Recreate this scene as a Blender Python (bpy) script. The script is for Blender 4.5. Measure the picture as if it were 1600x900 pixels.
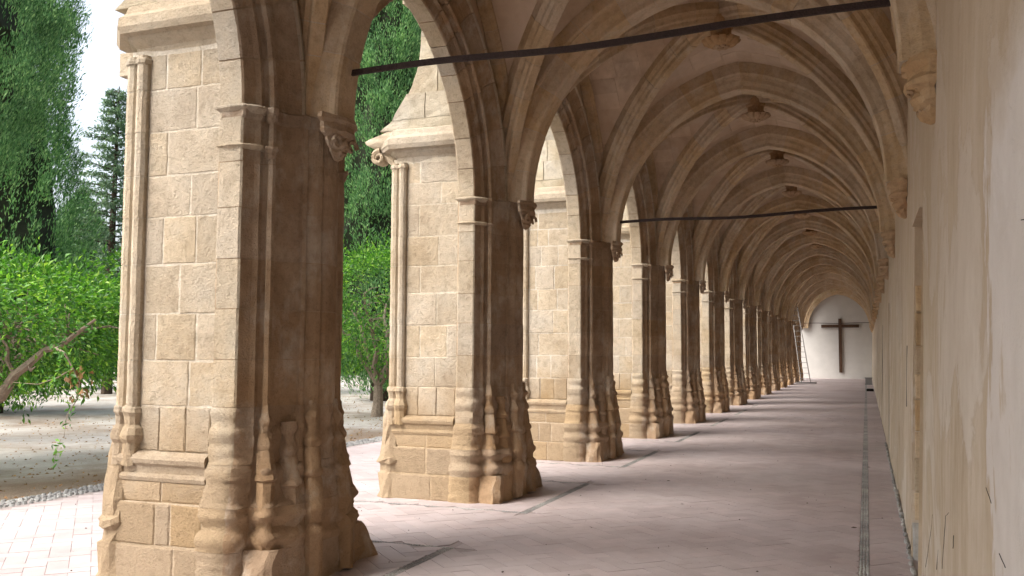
import bpy, math, random
import numpy as np
from mathutils import Vector, Matrix, noise as mnoise
R = math.radians
for o in list(bpy.data.objects): bpy.data.objects.remove(o)
scn = bpy.context.scene
COL = scn.collection

# ------------------------------------------------------------------ camera
cam_d = bpy.data.cameras.new('camera'); cam = bpy.data.objects.new('camera', cam_d); COL.objects.link(cam)
cam_d.sensor_width = 36.0; cam_d.lens = 36.0 * 1443.8 / 1600.0
cam_d.clip_start = 0.05; cam_d.clip_end = 2000
_yw, _pt, _rl = 0.3657, 0.0696, 0.0046
_f = Vector((-math.sin(_yw) * math.cos(_pt), math.cos(_yw) * math.cos(_pt), math.sin(_pt)))
_r = Vector((math.cos(_yw), math.sin(_yw), 0)); _u = _r.cross(_f)
_r2 = _r * math.cos(_rl) + _u * math.sin(_rl); _u2 = -_r * math.sin(_rl) + _u * math.cos(_rl)
M = Matrix((_r2, _u2, -_f)).transposed().to_4x4(); M.translation = Vector((0, 0, 1.6))
cam.matrix_world = M
scn.camera = cam

# ------------------------------------------------------------------ light
SUN_EL, SUN_AZ = 50.0, 222.0          # azimuth clockwise from +Y: the light comes from behind, left
w = bpy.data.worlds.new('World'); scn.world = w; w.use_nodes = True
nt = w.node_tree; nt.nodes.clear()
sky = nt.nodes.new('ShaderNodeTexSky'); sky.sky_type = 'NISHITA'; sky.sun_disc = False
sky.sun_elevation = R(SUN_EL); sky.sun_rotation = R(SUN_AZ)
sky.air_density = 1.0; sky.dust_density = 6.0; sky.ozone_density = 1.0
hs = nt.nodes.new('ShaderNodeHueSaturation'); hs.inputs['Saturation'].default_value = 0.52   # thin white overcast
bg = nt.nodes.new('ShaderNodeBackground'); bg.inputs['Strength'].default_value = 0.15
wo = nt.nodes.new('ShaderNodeOutputWorld')
nt.links.new(sky.outputs[0], hs.inputs['Color']); nt.links.new(hs.outputs[0], bg.inputs['Color']); nt.links.new(bg.outputs[0], wo.inputs[0])
sd = bpy.data.lights.new('sun', 'SUN'); sd.energy = 0.5; sd.angle = R(35); sd.color = (1.0, 0.95, 0.87)
sun = bpy.data.objects.new('sun', sd); COL.objects.link(sun)
_az = R(SUN_AZ); _el = R(SUN_EL)
sdir = Vector((math.sin(_az) * math.cos(_el), math.cos(_az) * math.cos(_el), math.sin(_el)))
sun.rotation_euler = sdir.to_track_quat('Z', 'Y').to_euler()
sun.location = (-20, -10, 30)
scn.view_settings.view_transform = 'Standard'; scn.view_settings.look = 'None'
scn.view_settings.exposure = 1.6; scn.view_settings.gamma = 1.0
scn.render.engine = 'CYCLES'
scn.cycles.max_bounces = 8; scn.cycles.diffuse_bounces = 6
scn.render.resolution_x = 1024; scn.render.resolution_y = 576

# ------------------------------------------------------------------ helpers
def link(name, me, parent=None, mat=None):
    o = bpy.data.objects.new(name, me); COL.objects.link(o)
    if parent: o.parent = parent
    if mat is not None and me is not None and len(me.materials) == 0: me.materials.append(mat)
    return o
def mk(name, verts, faces, mat, parent=None, smooth=False):
    me = bpy.data.meshes.new(name)
    me.from_pydata([tuple(v) for v in verts], [], faces)
    me.update()
    if smooth: me.polygons.foreach_set('use_smooth', [True] * len(me.polygons))
    return link(name, me, parent, mat)
def mk_np(name, V, F, mat, parent=None, smooth=False, n=4):
    me = bpy.data.meshes.new(name)
    V = np.asarray(V, dtype=np.float32); F = np.asarray(F, dtype=np.int32).reshape(-1, n)
    me.vertices.add(len(V)); me.vertices.foreach_set('co', V.ravel())
    me.loops.add(F.size); me.loops.foreach_set('vertex_index', F.ravel())
    me.polygons.add(len(F)); me.polygons.foreach_set('loop_start', np.arange(0, F.size, n, dtype=np.int32))
    me.polygons.foreach_set('loop_total', np.full(len(F), n, dtype=np.int32))
    if smooth: me.polygons.foreach_set('use_smooth', np.ones(len(F), dtype=bool))
    me.update(calc_edges=True)
    return link(name, me, parent, mat)
def thing(name, label, cat, loc=(0, 0, 0), group=None, rz=0):
    o = bpy.data.objects.new(name, None); COL.objects.link(o)
    o.location = loc; o.rotation_euler = (0, 0, rz); o['label'] = label; o['category'] = cat
    o.empty_display_size = 0.1
    if group: o['group'] = group
    return o
def tag(o, label, cat, group=None):
    o['label'] = label; o['category'] = cat
    if group: o['group'] = group
    return o
def structure(o): o['kind'] = 'structure'; return o
def stuff(o): o['kind'] = 'stuff'; return o
def dup_tree(o, parent=None):
    c = o.copy(); COL.objects.link(c); c.parent = parent
    for ch in list(KIDS.get(o.name, [])) or list(o.children): dup_tree(ch, c)
    return c
KIDS = {}
def nz(p, s, seed=0):
    return mnoise.noise(Vector((p[0] * s + seed * 7.3, p[1] * s + seed * 3.1, p[2] * s - seed * 5.7)))

def sharp(o, deg=38):
    o.data.polygons.foreach_set('use_smooth', [True] * len(o.data.polygons)); o.data.set_sharp_from_angle(angle=R(deg)); return o

class MB:
    """collects geometry for ONE mesh"""
    def __init__(s): s.v = []; s.f = []
    def add(s, v, f):
        b = len(s.v); s.v += [tuple(x) for x in v]; s.f += [tuple(i + b for i in q) for q in f]
    def box(s, x0, x1, y0, y1, z0, z1):
        s.add([(x0, y0, z0), (x1, y0, z0), (x1, y1, z0), (x0, y1, z0), (x0, y0, z1), (x1, y0, z1), (x1, y1, z1), (x0, y1, z1)],
              [(0, 3, 2, 1), (4, 5, 6, 7), (0, 1, 5, 4), (1, 2, 6, 5), (2, 3, 7, 6), (3, 0, 4, 7)])
    def tube(s, pts, rad, n=8, caps=True):
        pts = [Vector(p) for p in pts]; rings = []
        up = Vector((0.13, 0.31, 0.94)).normalized()
        for i, p in enumerate(pts):
            t = (pts[min(i + 1, len(pts) - 1)] - pts[max(i - 1, 0)]).normalized()
            a = t.cross(up)
            if a.length < 1e-3: a = t.cross(Vector((1, 0, 0)))
            a.normalize(); b = t.cross(a)
            r = rad[i] if hasattr(rad, '__len__') else rad
            rings.append([p + a * (r * math.cos(2 * math.pi * k / n)) + b * (r * math.sin(2 * math.pi * k / n)) for k in range(n)])
        v = [q for rg in rings for q in rg]; f = []
        for i in range(len(pts) - 1):
            for k in range(n):
                f.append((i * n + k, i * n + (k + 1) % n, (i + 1) * n + (k + 1) % n, (i + 1) * n + k))
        if caps: f.append(tuple(range(n - 1, -1, -1))); f.append(tuple((len(pts) - 1) * n + k for k in range(n)))
        s.add(v, f)
    def lathe(s, prof, c, n=16, squash=(1, 1), petals=0, amp=0.0):
        v = []; f = []
        for (r, z) in prof:
            for k in range(n):
                a = 2 * math.pi * k / n
                rr = r * (1 + amp * abs(math.sin(petals * a / 2)) - amp * 0.5) if petals else r
                v.append((c[0] + rr * squash[0] * math.cos(a), c[1] + rr * squash[1] * math.sin(a), c[2] + z))
        m = len(prof)
        for i in range(m - 1):
            for k in range(n): f.append((i * n + k, i * n + (k + 1) % n, (i + 1) * n + (k + 1) % n, (i + 1) * n + k))
        f.append(tuple(range(n - 1, -1, -1))); f.append(tuple((m - 1) * n + k for k in range(n)))
        s.add(v, f)
    def sweep(s, prof, frames):
        """prof: closed list of (a,b); frames: list of (origin, A, B)"""
        n = len(prof); v = []; f = []
        for (o, A, B) in frames:
            for (a, b) in prof: v.append(o + A * a + B * b)
        for i in range(len(frames) - 1):
            for k in range(n): f.append((i * n + k, i * n + (k + 1) % n, (i + 1) * n + (k + 1) % n, (i + 1) * n + k))
        f.append(tuple(range(n - 1, -1, -1))); f.append(tuple((len(frames) - 1) * n + k for k in range(n)))
        s.add(v, f)
    def build(s, name, mat, parent=None, smooth=False, jit=0.0, seed=0):
        if jit:
            s.v = [tuple(c + jit * nz(p, 9 + 5 * j, seed + j) for j, c in enumerate(p)) for p in s.v]
        return mk(name, s.v, s.f, mat, parent, smooth)

def face_block(mb, x0, x1, z0, z1, y, side, depth, rng, b=0.012, j=0.004, n=3):
    """an ashlar whose face looks along side*Y at y; irregular arrises and a chamfered edge"""
    loop = []
    cs = [(x0, z0), (x1, z0), (x1, z1), (x0, z1)]
    for i in range(4):
        a = cs[i]; c = cs[(i + 1) % 4]
        for k in range(n):
            t = k / n; loop.append((a[0] + (c[0] - a[0]) * t, a[1] + (c[1] - a[1]) * t))
    cx, cz = (x0 + x1) / 2, (z0 + z1) / 2
    def ring(off, ins, jj):
        r = []
        for (x, z) in loop:
            dx = max(-1, min(1, (cx - x) * 1e3)); dz = max(-1, min(1, (cz - z) * 1e3))
            if abs(x - x0) > 1e-6 and abs(x - x1) > 1e-6: dx = 0
            if abs(z - z0) > 1e-6 and abs(z - z1) > 1e-6: dz = 0
            r.append((x + dx * ins + rng.uniform(-jj, jj), y + side * off + rng.uniform(-jj, jj) * .15, z + dz * ins + rng.uniform(-jj, jj)))
        return r
    N = len(loop)
    A = ring(-depth, 0, 0); B = ring(-b * .7, 0.0, j * .5); C = ring(0, b, j)
    v = A + B + C + [(cx, y + side * rng.uniform(.001, .005), cz)]
    f = []
    for lv in (0, 1):
        for k in range(N):
            q = (lv * N + k, lv * N + (k + 1) % N, (lv + 1) * N + (k + 1) % N, (lv + 1) * N + k)
            f.append(q if side < 0 else q[::-1])
    for k in range(N):
        q = (2 * N + k, 2 * N + (k + 1) % N, 3 * N)
        f.append(q if side < 0 else q[::-1])
    mb.add(v, f)

# ------------------------------------------------------------------ materials
def newmat(name):
    m = bpy.data.materials.new(name); m.use_nodes = True; t = m.node_tree
    b = t.nodes['Principled BSDF']; b.inputs['Roughness'].default_value = 0.9
    b.inputs['Specular IOR Level'].default_value = 0.25
    return m, t, b
def N(t, kind, **kw):
    n = t.nodes.new(kind)
    for k, v in kw.items():
        if hasattr(n, k) and k not in n.inputs: setattr(n, k, v)
        else: n.inputs[k].default_value = v
    return n
def noise_tex(t, vec, scale, detail=6, rough=.6, dist=0.0):
    n = t.nodes.new('ShaderNodeTexNoise'); n.inputs['Scale'].default_value = scale; n.inputs['Detail'].default_value = detail
    n.inputs['Roughness'].default_value = rough; n.inputs['Distortion'].default_value = dist
    t.links.new(vec, n.inputs['Vector']); return n.outputs['Fac']
def ramp(t, fac, stops, interp='LINEAR'):
    r = t.nodes.new('ShaderNodeValToRGB'); r.color_ramp.interpolation = interp
    el = r.color_ramp.elements
    while len(el) < len(stops): el.new(0.5)
    for e, (p, c) in zip(el, stops): e.position = p; e.color = (c + (1,)) if len(c) == 3 else c
    t.links.new(fac, r.inputs[0]); return r.outputs[0]
def mix(t, fac, a, b, blend='MIX'):
    m = t.nodes.new('ShaderNodeMix'); m.data_type = 'RGBA'; m.blend_type = blend
    for sock, val in ((m.inputs[0], fac), (m.inputs[6], a), (m.inputs[7], b)):
        if hasattr(val, 'links'): t.links.new(val, sock)
        elif isinstance(val, (tuple, list)): sock.default_value = tuple(val) + ((1,) if len(val) == 3 else ())
        else: sock.default_value = val
    return m.outputs[2]
def math_n(t, op, a, b=None, clamp=False):
    m = t.nodes.new('ShaderNodeMath'); m.operation = op; m.use_clamp = clamp
    for s, v in ((m.inputs[0], a), (m.inputs[1], b)):
        if v is None: continue
        if hasattr(v, 'links'): t.links.new(v, s)
        else: s.default_value = v
    return m.outputs[0]
def bump(t, b, h, strength, dist, prev=None):
    n = t.nodes.new('ShaderNodeBump'); n.inputs['Strength'].default_value = strength; n.inputs['Distance'].default_value = dist
    t.links.new(h, n.inputs['Height'])
    if prev is not None: t.links.new(prev, n.inputs['Normal'])
    t.links.new(n.outputs[0], b.inputs['Normal']); return n.outputs[0]
def pos(t):
    return t.nodes.new('ShaderNodeNewGeometry').outputs['Position']
def scaled(t, vec, s):
    m = t.nodes.new('ShaderNodeMapping'); m.inputs['Scale'].default_value = s; t.links.new(vec, m.inputs['Vector']); return m.outputs[0]

def stone_mat(name, ca, cb, cc, low=None, grain=1.0, var=.16, white=0.0, pits=True):
    """ca/cb/cc: three stone colours; low: warmer damp stone near the ground"""
    m, t, b = newmat(name); P = pos(t)
    n1 = noise_tex(t, P, 2.1, 5, .6); n2 = noise_tex(t, P, 14, 6, .65); n3 = noise_tex(t, P, 62, 5, .75)
    c = ramp(t, n1, [(.32, ca), (.52, cb), (.68, cc)])
    if low:
        sx = t.nodes.new('ShaderNodeSeparateXYZ'); t.links.new(P, sx.inputs[0])
        hh = math_n(t, 'ADD', sx.outputs[2], math_n(t, 'MULTIPLY', math_n(t, 'SUBTRACT', n1, .5), 1.6))
        k = ramp(t, math_n(t, 'MULTIPLY', hh, .4), [(.28, (1, 1, 1)), (.62, (0, 0, 0))])
        c = mix(t, k, c, mix(t, n2, low, tuple(x * .8 for x in low)))
    oi = t.nodes.new('ShaderNodeObjectInfo')
    v = math_n(t, 'ADD', math_n(t, 'MULTIPLY', math_n(t, 'SUBTRACT', oi.outputs['Random'], .5), var * 2), 1.0)
    hv = t.nodes.new('ShaderNodeHueSaturation'); t.links.new(c, hv.inputs['Color']); t.links.new(v, hv.inputs['Value'])
    rr = math_n(t, 'FRACT', math_n(t, 'MULTIPLY', oi.outputs['Random'], 17.0))
    t.links.new(math_n(t, 'ADD', math_n(t, 'MULTIPLY', rr, .28), .84), hv.inputs['Saturation'])
    c = hv.outputs[0]
    c = mix(t, .55, c, ramp(t, n2, [(.3, (.62, .6, .56)), (.5, (1, 1, 1)), (.75, (1.18, 1.16, 1.12))]), 'MULTIPLY')
    c = mix(t, .6, c, ramp(t, n3, [(.28, (.55, .52, .48)), (.45, (1, 1, 1)), (.7, (1.12, 1.12, 1.1))]), 'MULTIPLY')
    if white:
        nw = noise_tex(t, scaled(t, P, (1, 1, .6)), 3.3, 8, .7)
        c = mix(t, ramp(t, nw, [(.50, (0, 0, 0)), (.64, (white,) * 3)]), c, (.62, .58, .5))
    t.links.new(c, b.inputs['Base Color'])
    p1 = bump(t, b, n2, .35 * grain, .03)
    p2 = bump(t, b, n3, .9 * grain, .014, p1)
    if pits:
        vo = t.nodes.new('ShaderNodeTexVoronoi'); vo.inputs['Scale'].default_value = 55; t.links.new(P, vo.inputs['Vector'])
        h = ramp(t, vo.outputs['Distance'], [(.0, (0, 0, 0)), (.35, (1, 1, 1))])
        bump(t, b, h, .35 * grain, .005, p2)
    return m

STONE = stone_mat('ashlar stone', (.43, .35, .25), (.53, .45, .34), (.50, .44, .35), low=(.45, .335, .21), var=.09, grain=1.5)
JAMB = stone_mat('browned shaded inner stone', (.30, .205, .13), (.37, .265, .175), (.45, .345, .245), low=(.41, .28, .17), grain=1.1, var=.09, white=.4, pits=True)  # brown patina, deepened by the shade of the inner faces put into colour
RIB = stone_mat('rib stone', (.44, .325, .205), (.51, .39, .26), (.56, .445, .32), grain=.8, var=.10, white=.3, pits=False)
CARV = stone_mat('carved corbel stone', (.36, .22, .12), (.44, .30, .175), (.50, .37, .24), grain=.9, var=.08, pits=False)
WEATHERED = stone_mat('weathered roofing stone', (.40, .34, .25), (.50, .45, .35), (.56, .52, .44), grain=1.5)
MORTAR = stone_mat('lime mortar', (.50, .44, .34), (.59, .53, .43), (.68, .63, .54), low=(.52, .41, .285), grain=1.0, var=.03)
INMORTAR = stone_mat('grey joint mortar', (.34, .255, .18), (.40, .31, .22), (.42, .33, .24), low=(.38, .27, .17), grain=.6, var=.03)

RIBMORTAR = stone_mat('pale rib joint mortar', (.42, .34, .25), (.50, .42, .32), (.52, .44, .34), grain=.5, var=.03)
def web_mat():
    m, t, b = newmat('vault web stone'); P = pos(t)
    n1 = noise_tex(t, P, 1.1, 5, .6); n2 = noise_tex(t, P, 7, 6, .6); n3 = noise_tex(t, P, 60, 3, .6)
    c = ramp(t, n1, [(.32, (.43, .315, .22)), (.5, (.52, .40, .29)), (.68, (.59, .475, .365))])
    c = mix(t, .5, c, ramp(t, n2, [(.3, (.8, .78, .76)), (.55, (1, 1, 1)), (.75, (1.14, 1.12, 1.1))]), 'MULTIPLY')
    oi = t.nodes.new('ShaderNodeObjectInfo')
    v = math_n(t, 'ADD', math_n(t, 'MULTIPLY', math_n(t, 'SUBTRACT', oi.outputs['Random'], .5), .2), 1.0)
    c = mix(t, 1.0, c, v, 'MULTIPLY')
    isl = t.nodes.new('ShaderNodeNewGeometry').outputs['Random Per Island']
    c = mix(t, .8, c, ramp(t, isl, [(0, (.84, .82, .8)), (.5, (1, 1, 1)), (1, (1.12, 1.12, 1.12))]), 'MULTIPLY')
    st = noise_tex(t, scaled(t, P, (1, 1, .5)), .9, 9, .7, .5)
    c = mix(t, math_n(t, 'MULTIPLY', ramp(t, st, [(.52, (0, 0, 0)), (.60, (1, 1, 1))]), .35), c, (.52, .44, .36))
    c = mix(t, math_n(t, 'MULTIPLY', ramp(t, st, [(.36, (1, 1, 1)), (.44, (0, 0, 0))]), .4), c, (.2, .15, .11))
    t.links.new(c, b.inputs['Base Color'])
    p = bump(t, b, n2, .35, .02); bump(t, b, n3, .4, .005, p)
    return m
WEB = web_mat()

def plaster_mat():
    m, t, b = newmat('old lime plaster'); P = pos(t)
    st = noise_tex(t, scaled(t, P, (1, 1.7, .6)), 1.5, 8, .66)
    st2 = noise_tex(t, scaled(t, P, (1, 5.0, .9)), 2.0, 6, .65)
    pa = noise_tex(t, P, .8, 8, .62, .6); fine = noise_tex(t, P, 40, 5, .7); mid = noise_tex(t, P, 7, 6, .6)
    c = ramp(t, st, [(.3, (.43, .34, .235)), (.48, (.51, .425, .315)), (.66, (.59, .51, .41))])
    c = mix(t, .5, c, ramp(t, st2, [(.3, (.86, .83, .78)), (.55, (1, 1, 1)), (.75, (1.07, 1.07, 1.07))]), 'MULTIPLY')
    k = ramp(t, pa, [(.545, (0, 0, 0)), (.575, (1, 1, 1))])
    c = mix(t, math_n(t, 'MULTIPLY', k, .5), c, (.64, .59, .52))
    ed = ramp(t, pa, [(.535, (0, 0, 0)), (.552, (1, 1, 1)), (.57, (0, 0, 0))])
    c = mix(t, math_n(t, 'MULTIPLY', ed, .35), c, (.42, .34, .25))
    c = mix(t, .45, c, ramp(t, mid, [(.3, (.84, .8, .74)), (.5, (1, 1, 1)), (.75, (1.06, 1.06, 1.06))]), 'MULTIPLY')
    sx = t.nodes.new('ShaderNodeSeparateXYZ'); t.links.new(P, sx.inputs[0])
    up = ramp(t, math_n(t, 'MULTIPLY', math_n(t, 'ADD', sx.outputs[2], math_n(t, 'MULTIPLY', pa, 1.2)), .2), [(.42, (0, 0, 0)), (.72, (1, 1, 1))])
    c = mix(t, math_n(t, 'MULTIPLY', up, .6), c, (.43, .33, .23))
    wy = math_n(t, 'ADD', sx.outputs[1], math_n(t, 'MULTIPLY', math_n(t, 'SUBTRACT', st, .5), 2.2))
    kw = math_n(t, 'MULTIPLY', ramp(t, math_n(t, 'MULTIPLY', wy, .2), [(.575, (1, 1, 1)), (.59, (0, 0, 0))]), ramp(t, math_n(t, 'MULTIPLY', math_n(t, 'ADD', sx.outputs[2], math_n(t, 'MULTIPLY', pa, 1.0)), .2), [(.56, (1, 1, 1)), (.60, (0, 0, 0))]))
    c = mix(t, math_n(t, 'MULTIPLY', kw, .7), c, mix(t, mid, (.62, .58, .54), (.76, .73, .70)))
    # hair cracks near the foot of the wall
    cr = t.nodes.new('ShaderNodeTexVoronoi'); cr.feature = 'DISTANCE_TO_EDGE'; cr.inputs['Scale'].default_value = 1.1
    wv = mix(t, .12, P, t.nodes.new('ShaderNodeTexNoise').outputs['Color'])
    t.links.new(scaled(t, wv, (1, 2.2, .5)), cr.inputs['Vector'])
    ck = ramp(t, cr.outputs['Distance'], [(0, (1, 1, 1)), (.006, (0, 0, 0))])
    cm = ramp(t, noise_tex(t, P, 1.7, 3), [(.56, (0, 0, 0)), (.62, (1, 1, 1))])
    lowm = ramp(t, sx.outputs[2], [(.55, (1, 1, 1)), (1.0, (0, 0, 0))])
    c = mix(t, math_n(t, 'MULTIPLY', math_n(t, 'MULTIPLY', ck, cm), lowm), c, (.2, .16, .12))
    t.links.new(c, b.inputs['Base Color'])
    p = bump(t, b, pa, .3, .06); p = bump(t, b, mid, .4, .025, p); p = bump(t, b, fine, .7, .006, p); bump(t, b, k, .5, .004, p)
    return m
PLASTER = plaster_mat()

def simple(name, col, rough=.8, sc=30, amt=.3, bs=.2, metal=0.0):
    m, t, b = newmat(name); P = pos(t); n = noise_tex(t, P, sc, 6, .6)
    c = mix(t, amt, col, ramp(t, n, [(.3, (.45, .45, .45)), (.7, (1.25, 1.25, 1.25))]), 'MULTIPLY')
    t.links.new(c, b.inputs['Base Color']); b.inputs['Roughness'].default_value = rough; b.inputs['Metallic'].default_value = metal
    bump(t, b, n, bs, .01); return m
WHITEWALL = simple('white limewash', (.50, .49, .47), .95, 2.0, .12, .15)
IRON = simple('rusted dark iron', (.05, .034, .032), .75, 90, .8, .8)
WOOD = simple('dark wood', (.07, .038, .022), .6, 12, .5, .2)
ALU = simple('dull aluminium', (.24, .23, .22), .6, 40, .2, .05, .3)
DARK = simple('dark recess', (.02, .017, .014), .9, 20, .3, .1)
BARK = simple('grey brown bark', (.26, .21, .16), .95, 25, .7, .7)
DARKBARK = simple('dark bark', (.07, .05, .035), .95, 15, .7, .7)
GREYBOX = simple('grey painted metal', (.22, .22, .22), .6, 40, .3, .1)

def tile_mat():
    m, t, b = newmat('terracotta paving'); P = pos(t)
    n1 = noise_tex(t, P, .55, 6, .6); n2 = noise_tex(t, P, 5, 6, .65); n3 = noise_tex(t, P, 120, 3, .6)
    c = ramp(t, n1, [(.35, (.40, .34, .335)), (.5, (.46, .40, .40)), (.66, (.51, .455, .455))])
    g = t.nodes.new('ShaderNodeNewGeometry').outputs['Random Per Island']
    oi = t.nodes.new('ShaderNodeObjectInfo').outputs['Random']
    rnd = math_n(t, 'FRACT', math_n(t, 'ADD', g, oi))
    c = mix(t, .75, c, ramp(t, rnd, [(0, (.90, .88, .87)), (.5, (1, 1, 1)), (1, (1.08, 1.05, 1.04))]), 'MULTIPLY')
    c = mix(t, .5, c, ramp(t, n2, [(.3, (.84, .82, .8)), (.55, (1, 1, 1)), (.8, (1.1, 1.1, 1.1))]), 'MULTIPLY')
    c = mix(t, .35, c, ramp(t, n3, [(.3, (.7, .7, .7)), (.55, (1, 1, 1))]), 'MULTIPLY')
    t.links.new(c, b.inputs['Base Color']); b.inputs['Roughness'].default_value = .62
    p = bump(t, b, n2, .2, .006); bump(t, b, n3, .2, .002, p); return m
TILE = tile_mat()
GROUT = simple('floor joint mortar', (.36, .31, .295), .9, 30, .3, .3)
PEBBLE = stone_mat('grey pebble', (.20, .20, .20), (.33, .33, .32), (.48, .48, .46), grain=.4, pits=False)

def ground_mat():
    m, t, b = newmat('dry garden earth'); P = pos(t)
    n1 = noise_tex(t, P, .35, 7, .65, .4); n2 = noise_tex(t, P, 6, 8, .7); n3 = noise_tex(t, P, 45, 5, .7)
    c = ramp(t, n1, [(.36, (.25, .20, .155)), (.47, (.36, .33, .285)), (.6, (.47, .455, .42))])  # broad pale and dark patches: sunlit and shaded ground put into the earth colour
    c = mix(t, .6, c, ramp(t, n2, [(.3, (.75, .72, .68)), (.5, (1, 1, 1)), (.75, (1.15, 1.15, 1.15))]), 'MULTIPLY')
    c = mix(t, .6, c, ramp(t, n3, [(.3, (.68, .64, .6)), (.5, (1, 1, 1)), (.75, (1.2, 1.2, 1.2))]), 'MULTIPLY')
    sx = t.nodes.new('ShaderNodeSeparateXYZ'); t.links.new(P, sx.inputs[0])
    k = ramp(t, math_n(t, 'MULTIPLY', math_n(t, 'ADD', math_n(t, 'MULTIPLY', sx.outputs[0], -1), math_n(t, 'MULTIPLY', n1, 3.5)), .05), [(.555, (1, 1, 1)), (.61, (0, 0, 0))])
    c = mix(t, math_n(t, 'MULTIPLY', k, .75), c, mix(t, n3, (.10, .065, .04), (.30, .21, .13)))  # brown leaf litter along the gutter, tree shade put into its tone too
    t.links.new(c, b.inputs['Base Color'])
    p = bump(t, b, n2, .8, .05); bump(t, b, n3, .9, .02, p); return m
GROUND = ground_mat()

def leaf_mat(name, stops, rough=.45, trans=.35, spec=.4):
    m, t, b = newmat(name)
    g = t.nodes.new('ShaderNodeNewGeometry').outputs['Random Per Island']
    c = ramp(t, g, stops)
    P = pos(t); n = noise_tex(t, P, 1.3, 3); c = mix(t, .7, c, ramp(t, n, [(.35, (.6, .65, .6)), (.65, (1.3, 1.25, 1.1))]), 'MULTIPLY')
    t.links.new(c, b.inputs['Base Color']); b.inputs['Roughness'].default_value = rough; b.inputs['Specular IOR Level'].default_value = spec
    tr = t.nodes.new('ShaderNodeBsdfTranslucent'); t.links.new(mix(t, 1.0, c, (1.1, 1.25, .6), 'MULTIPLY'), tr.inputs['Color'])
    ms = t.nodes.new('ShaderNodeMixShader'); ms.inputs[0].default_value = trans
    out = t.nodes['Material Output']
    t.links.new(b.outputs[0], ms.inputs[1]); t.links.new(tr.outputs[0], ms.inputs[2]); t.links.new(ms.outputs[0], out.inputs[0])
    return m
ORANGE_LEAF = leaf_mat('citrus leaf', [(0, (.03, .11, .018)), (.45, (.075, .22, .03)), (.8, (.15, .35, .045)), (1, (.32, .50, .09))])
CYPRESS_LEAF = leaf_mat('cypress spray', [(0, (.035, .10, .04)), (.4, (.10, .24, .095)), (.8, (.20, .38, .17)), (1, (.32, .5, .24))], .6, .25, .2)
CEDAR_LEAF = leaf_mat('cedar needles', [(0, (.07, .13, .09)), (.5, (.14, .23, .155)), (1, (.23, .33, .22))], .6, .15, .2)
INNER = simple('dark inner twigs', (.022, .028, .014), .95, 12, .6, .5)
DRY_LEAF = leaf_mat('dry brown leaf', [(0, (.17, .09, .04)), (.5, (.27, .155, .08)), (1, (.36, .24, .13))], .6, .2, .2)

# ------------------------------------------------------------------ dimensions (metres)
L = 4.03; Y0 = 5.83                     # bay, centre of the nearest pier in view
ZS = 3.30                               # springing
XJ = -4.17                              # outer face of the arcade wall
XW0, XW1 = .31, .40                     # right wall: at the floor and at z = 3.2 (it leans)
def xw(z): return XW0 + (XW1 - XW0) * min(z, 6) / 3.2
YEND = 64.4
HW = .64                                # half width of a pier at its arris
XC = -1.67; WV = 2.24                   # vault centre line, half width
def yc(k): return Y0 + (k - 1) * L

# plan of the moulded jamb, near side (y negative); from the outer strip to the nose
JP = [(-4.17, -.64), (-4.155, -.655), (-3.98, -.656), (-3.966, -.645), (-3.955, -.605), (-3.935, -.56), (-3.905, -.535), (-3.925, -.515), (-3.915, -.485),
      (-3.885, -.475), (-3.865, -.49), (-3.842, -.475), (-3.84, -.445), (-3.86, -.425), (-3.87, -.40), (-3.865, -.36), (-3.845, -.30), (-3.81, -.255), (-3.775, -.235),
      (-3.75, -.235), (-3.735, -.205), (-3.745, -.185), (-3.72, -.165), (-3.69, -.135), (-3.675, -.10), (-3.685, -.075), (-3.66, -.055), (-3.65, 0)]
# the plan the foot of the pier flares to, point for point
BP = [(-4.22, -.72), (-4.17, -.745), (-4.06, -.76), (-3.97, -.75), (-3.91, -.71), (-3.885, -.66), (-3.885, -.63), (-3.88, -.615), (-3.85, -.60),
      (-3.80, -.605), (-3.765, -.60), (-3.74, -.59), (-3.72, -.565), (-3.715, -.545), (-3.71, -.53), (-3.70, -.50), (-3.68, -.46), (-3.66, -.42), (-3.65, -.38),
      (-3.65, -.33), (-3.645, -.29), (-3.65, -.26), (-3.645, -.23), (-3.63, -.19), (-3.62, -.15), (-3.63, -.11), (-3.625, -.07), (-3.62, 0)]
def full(P): return list(P) + [(x, -y) for x, y in reversed(P[:-1])]
JPF, BPF = full(JP), full(BP)

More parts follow.
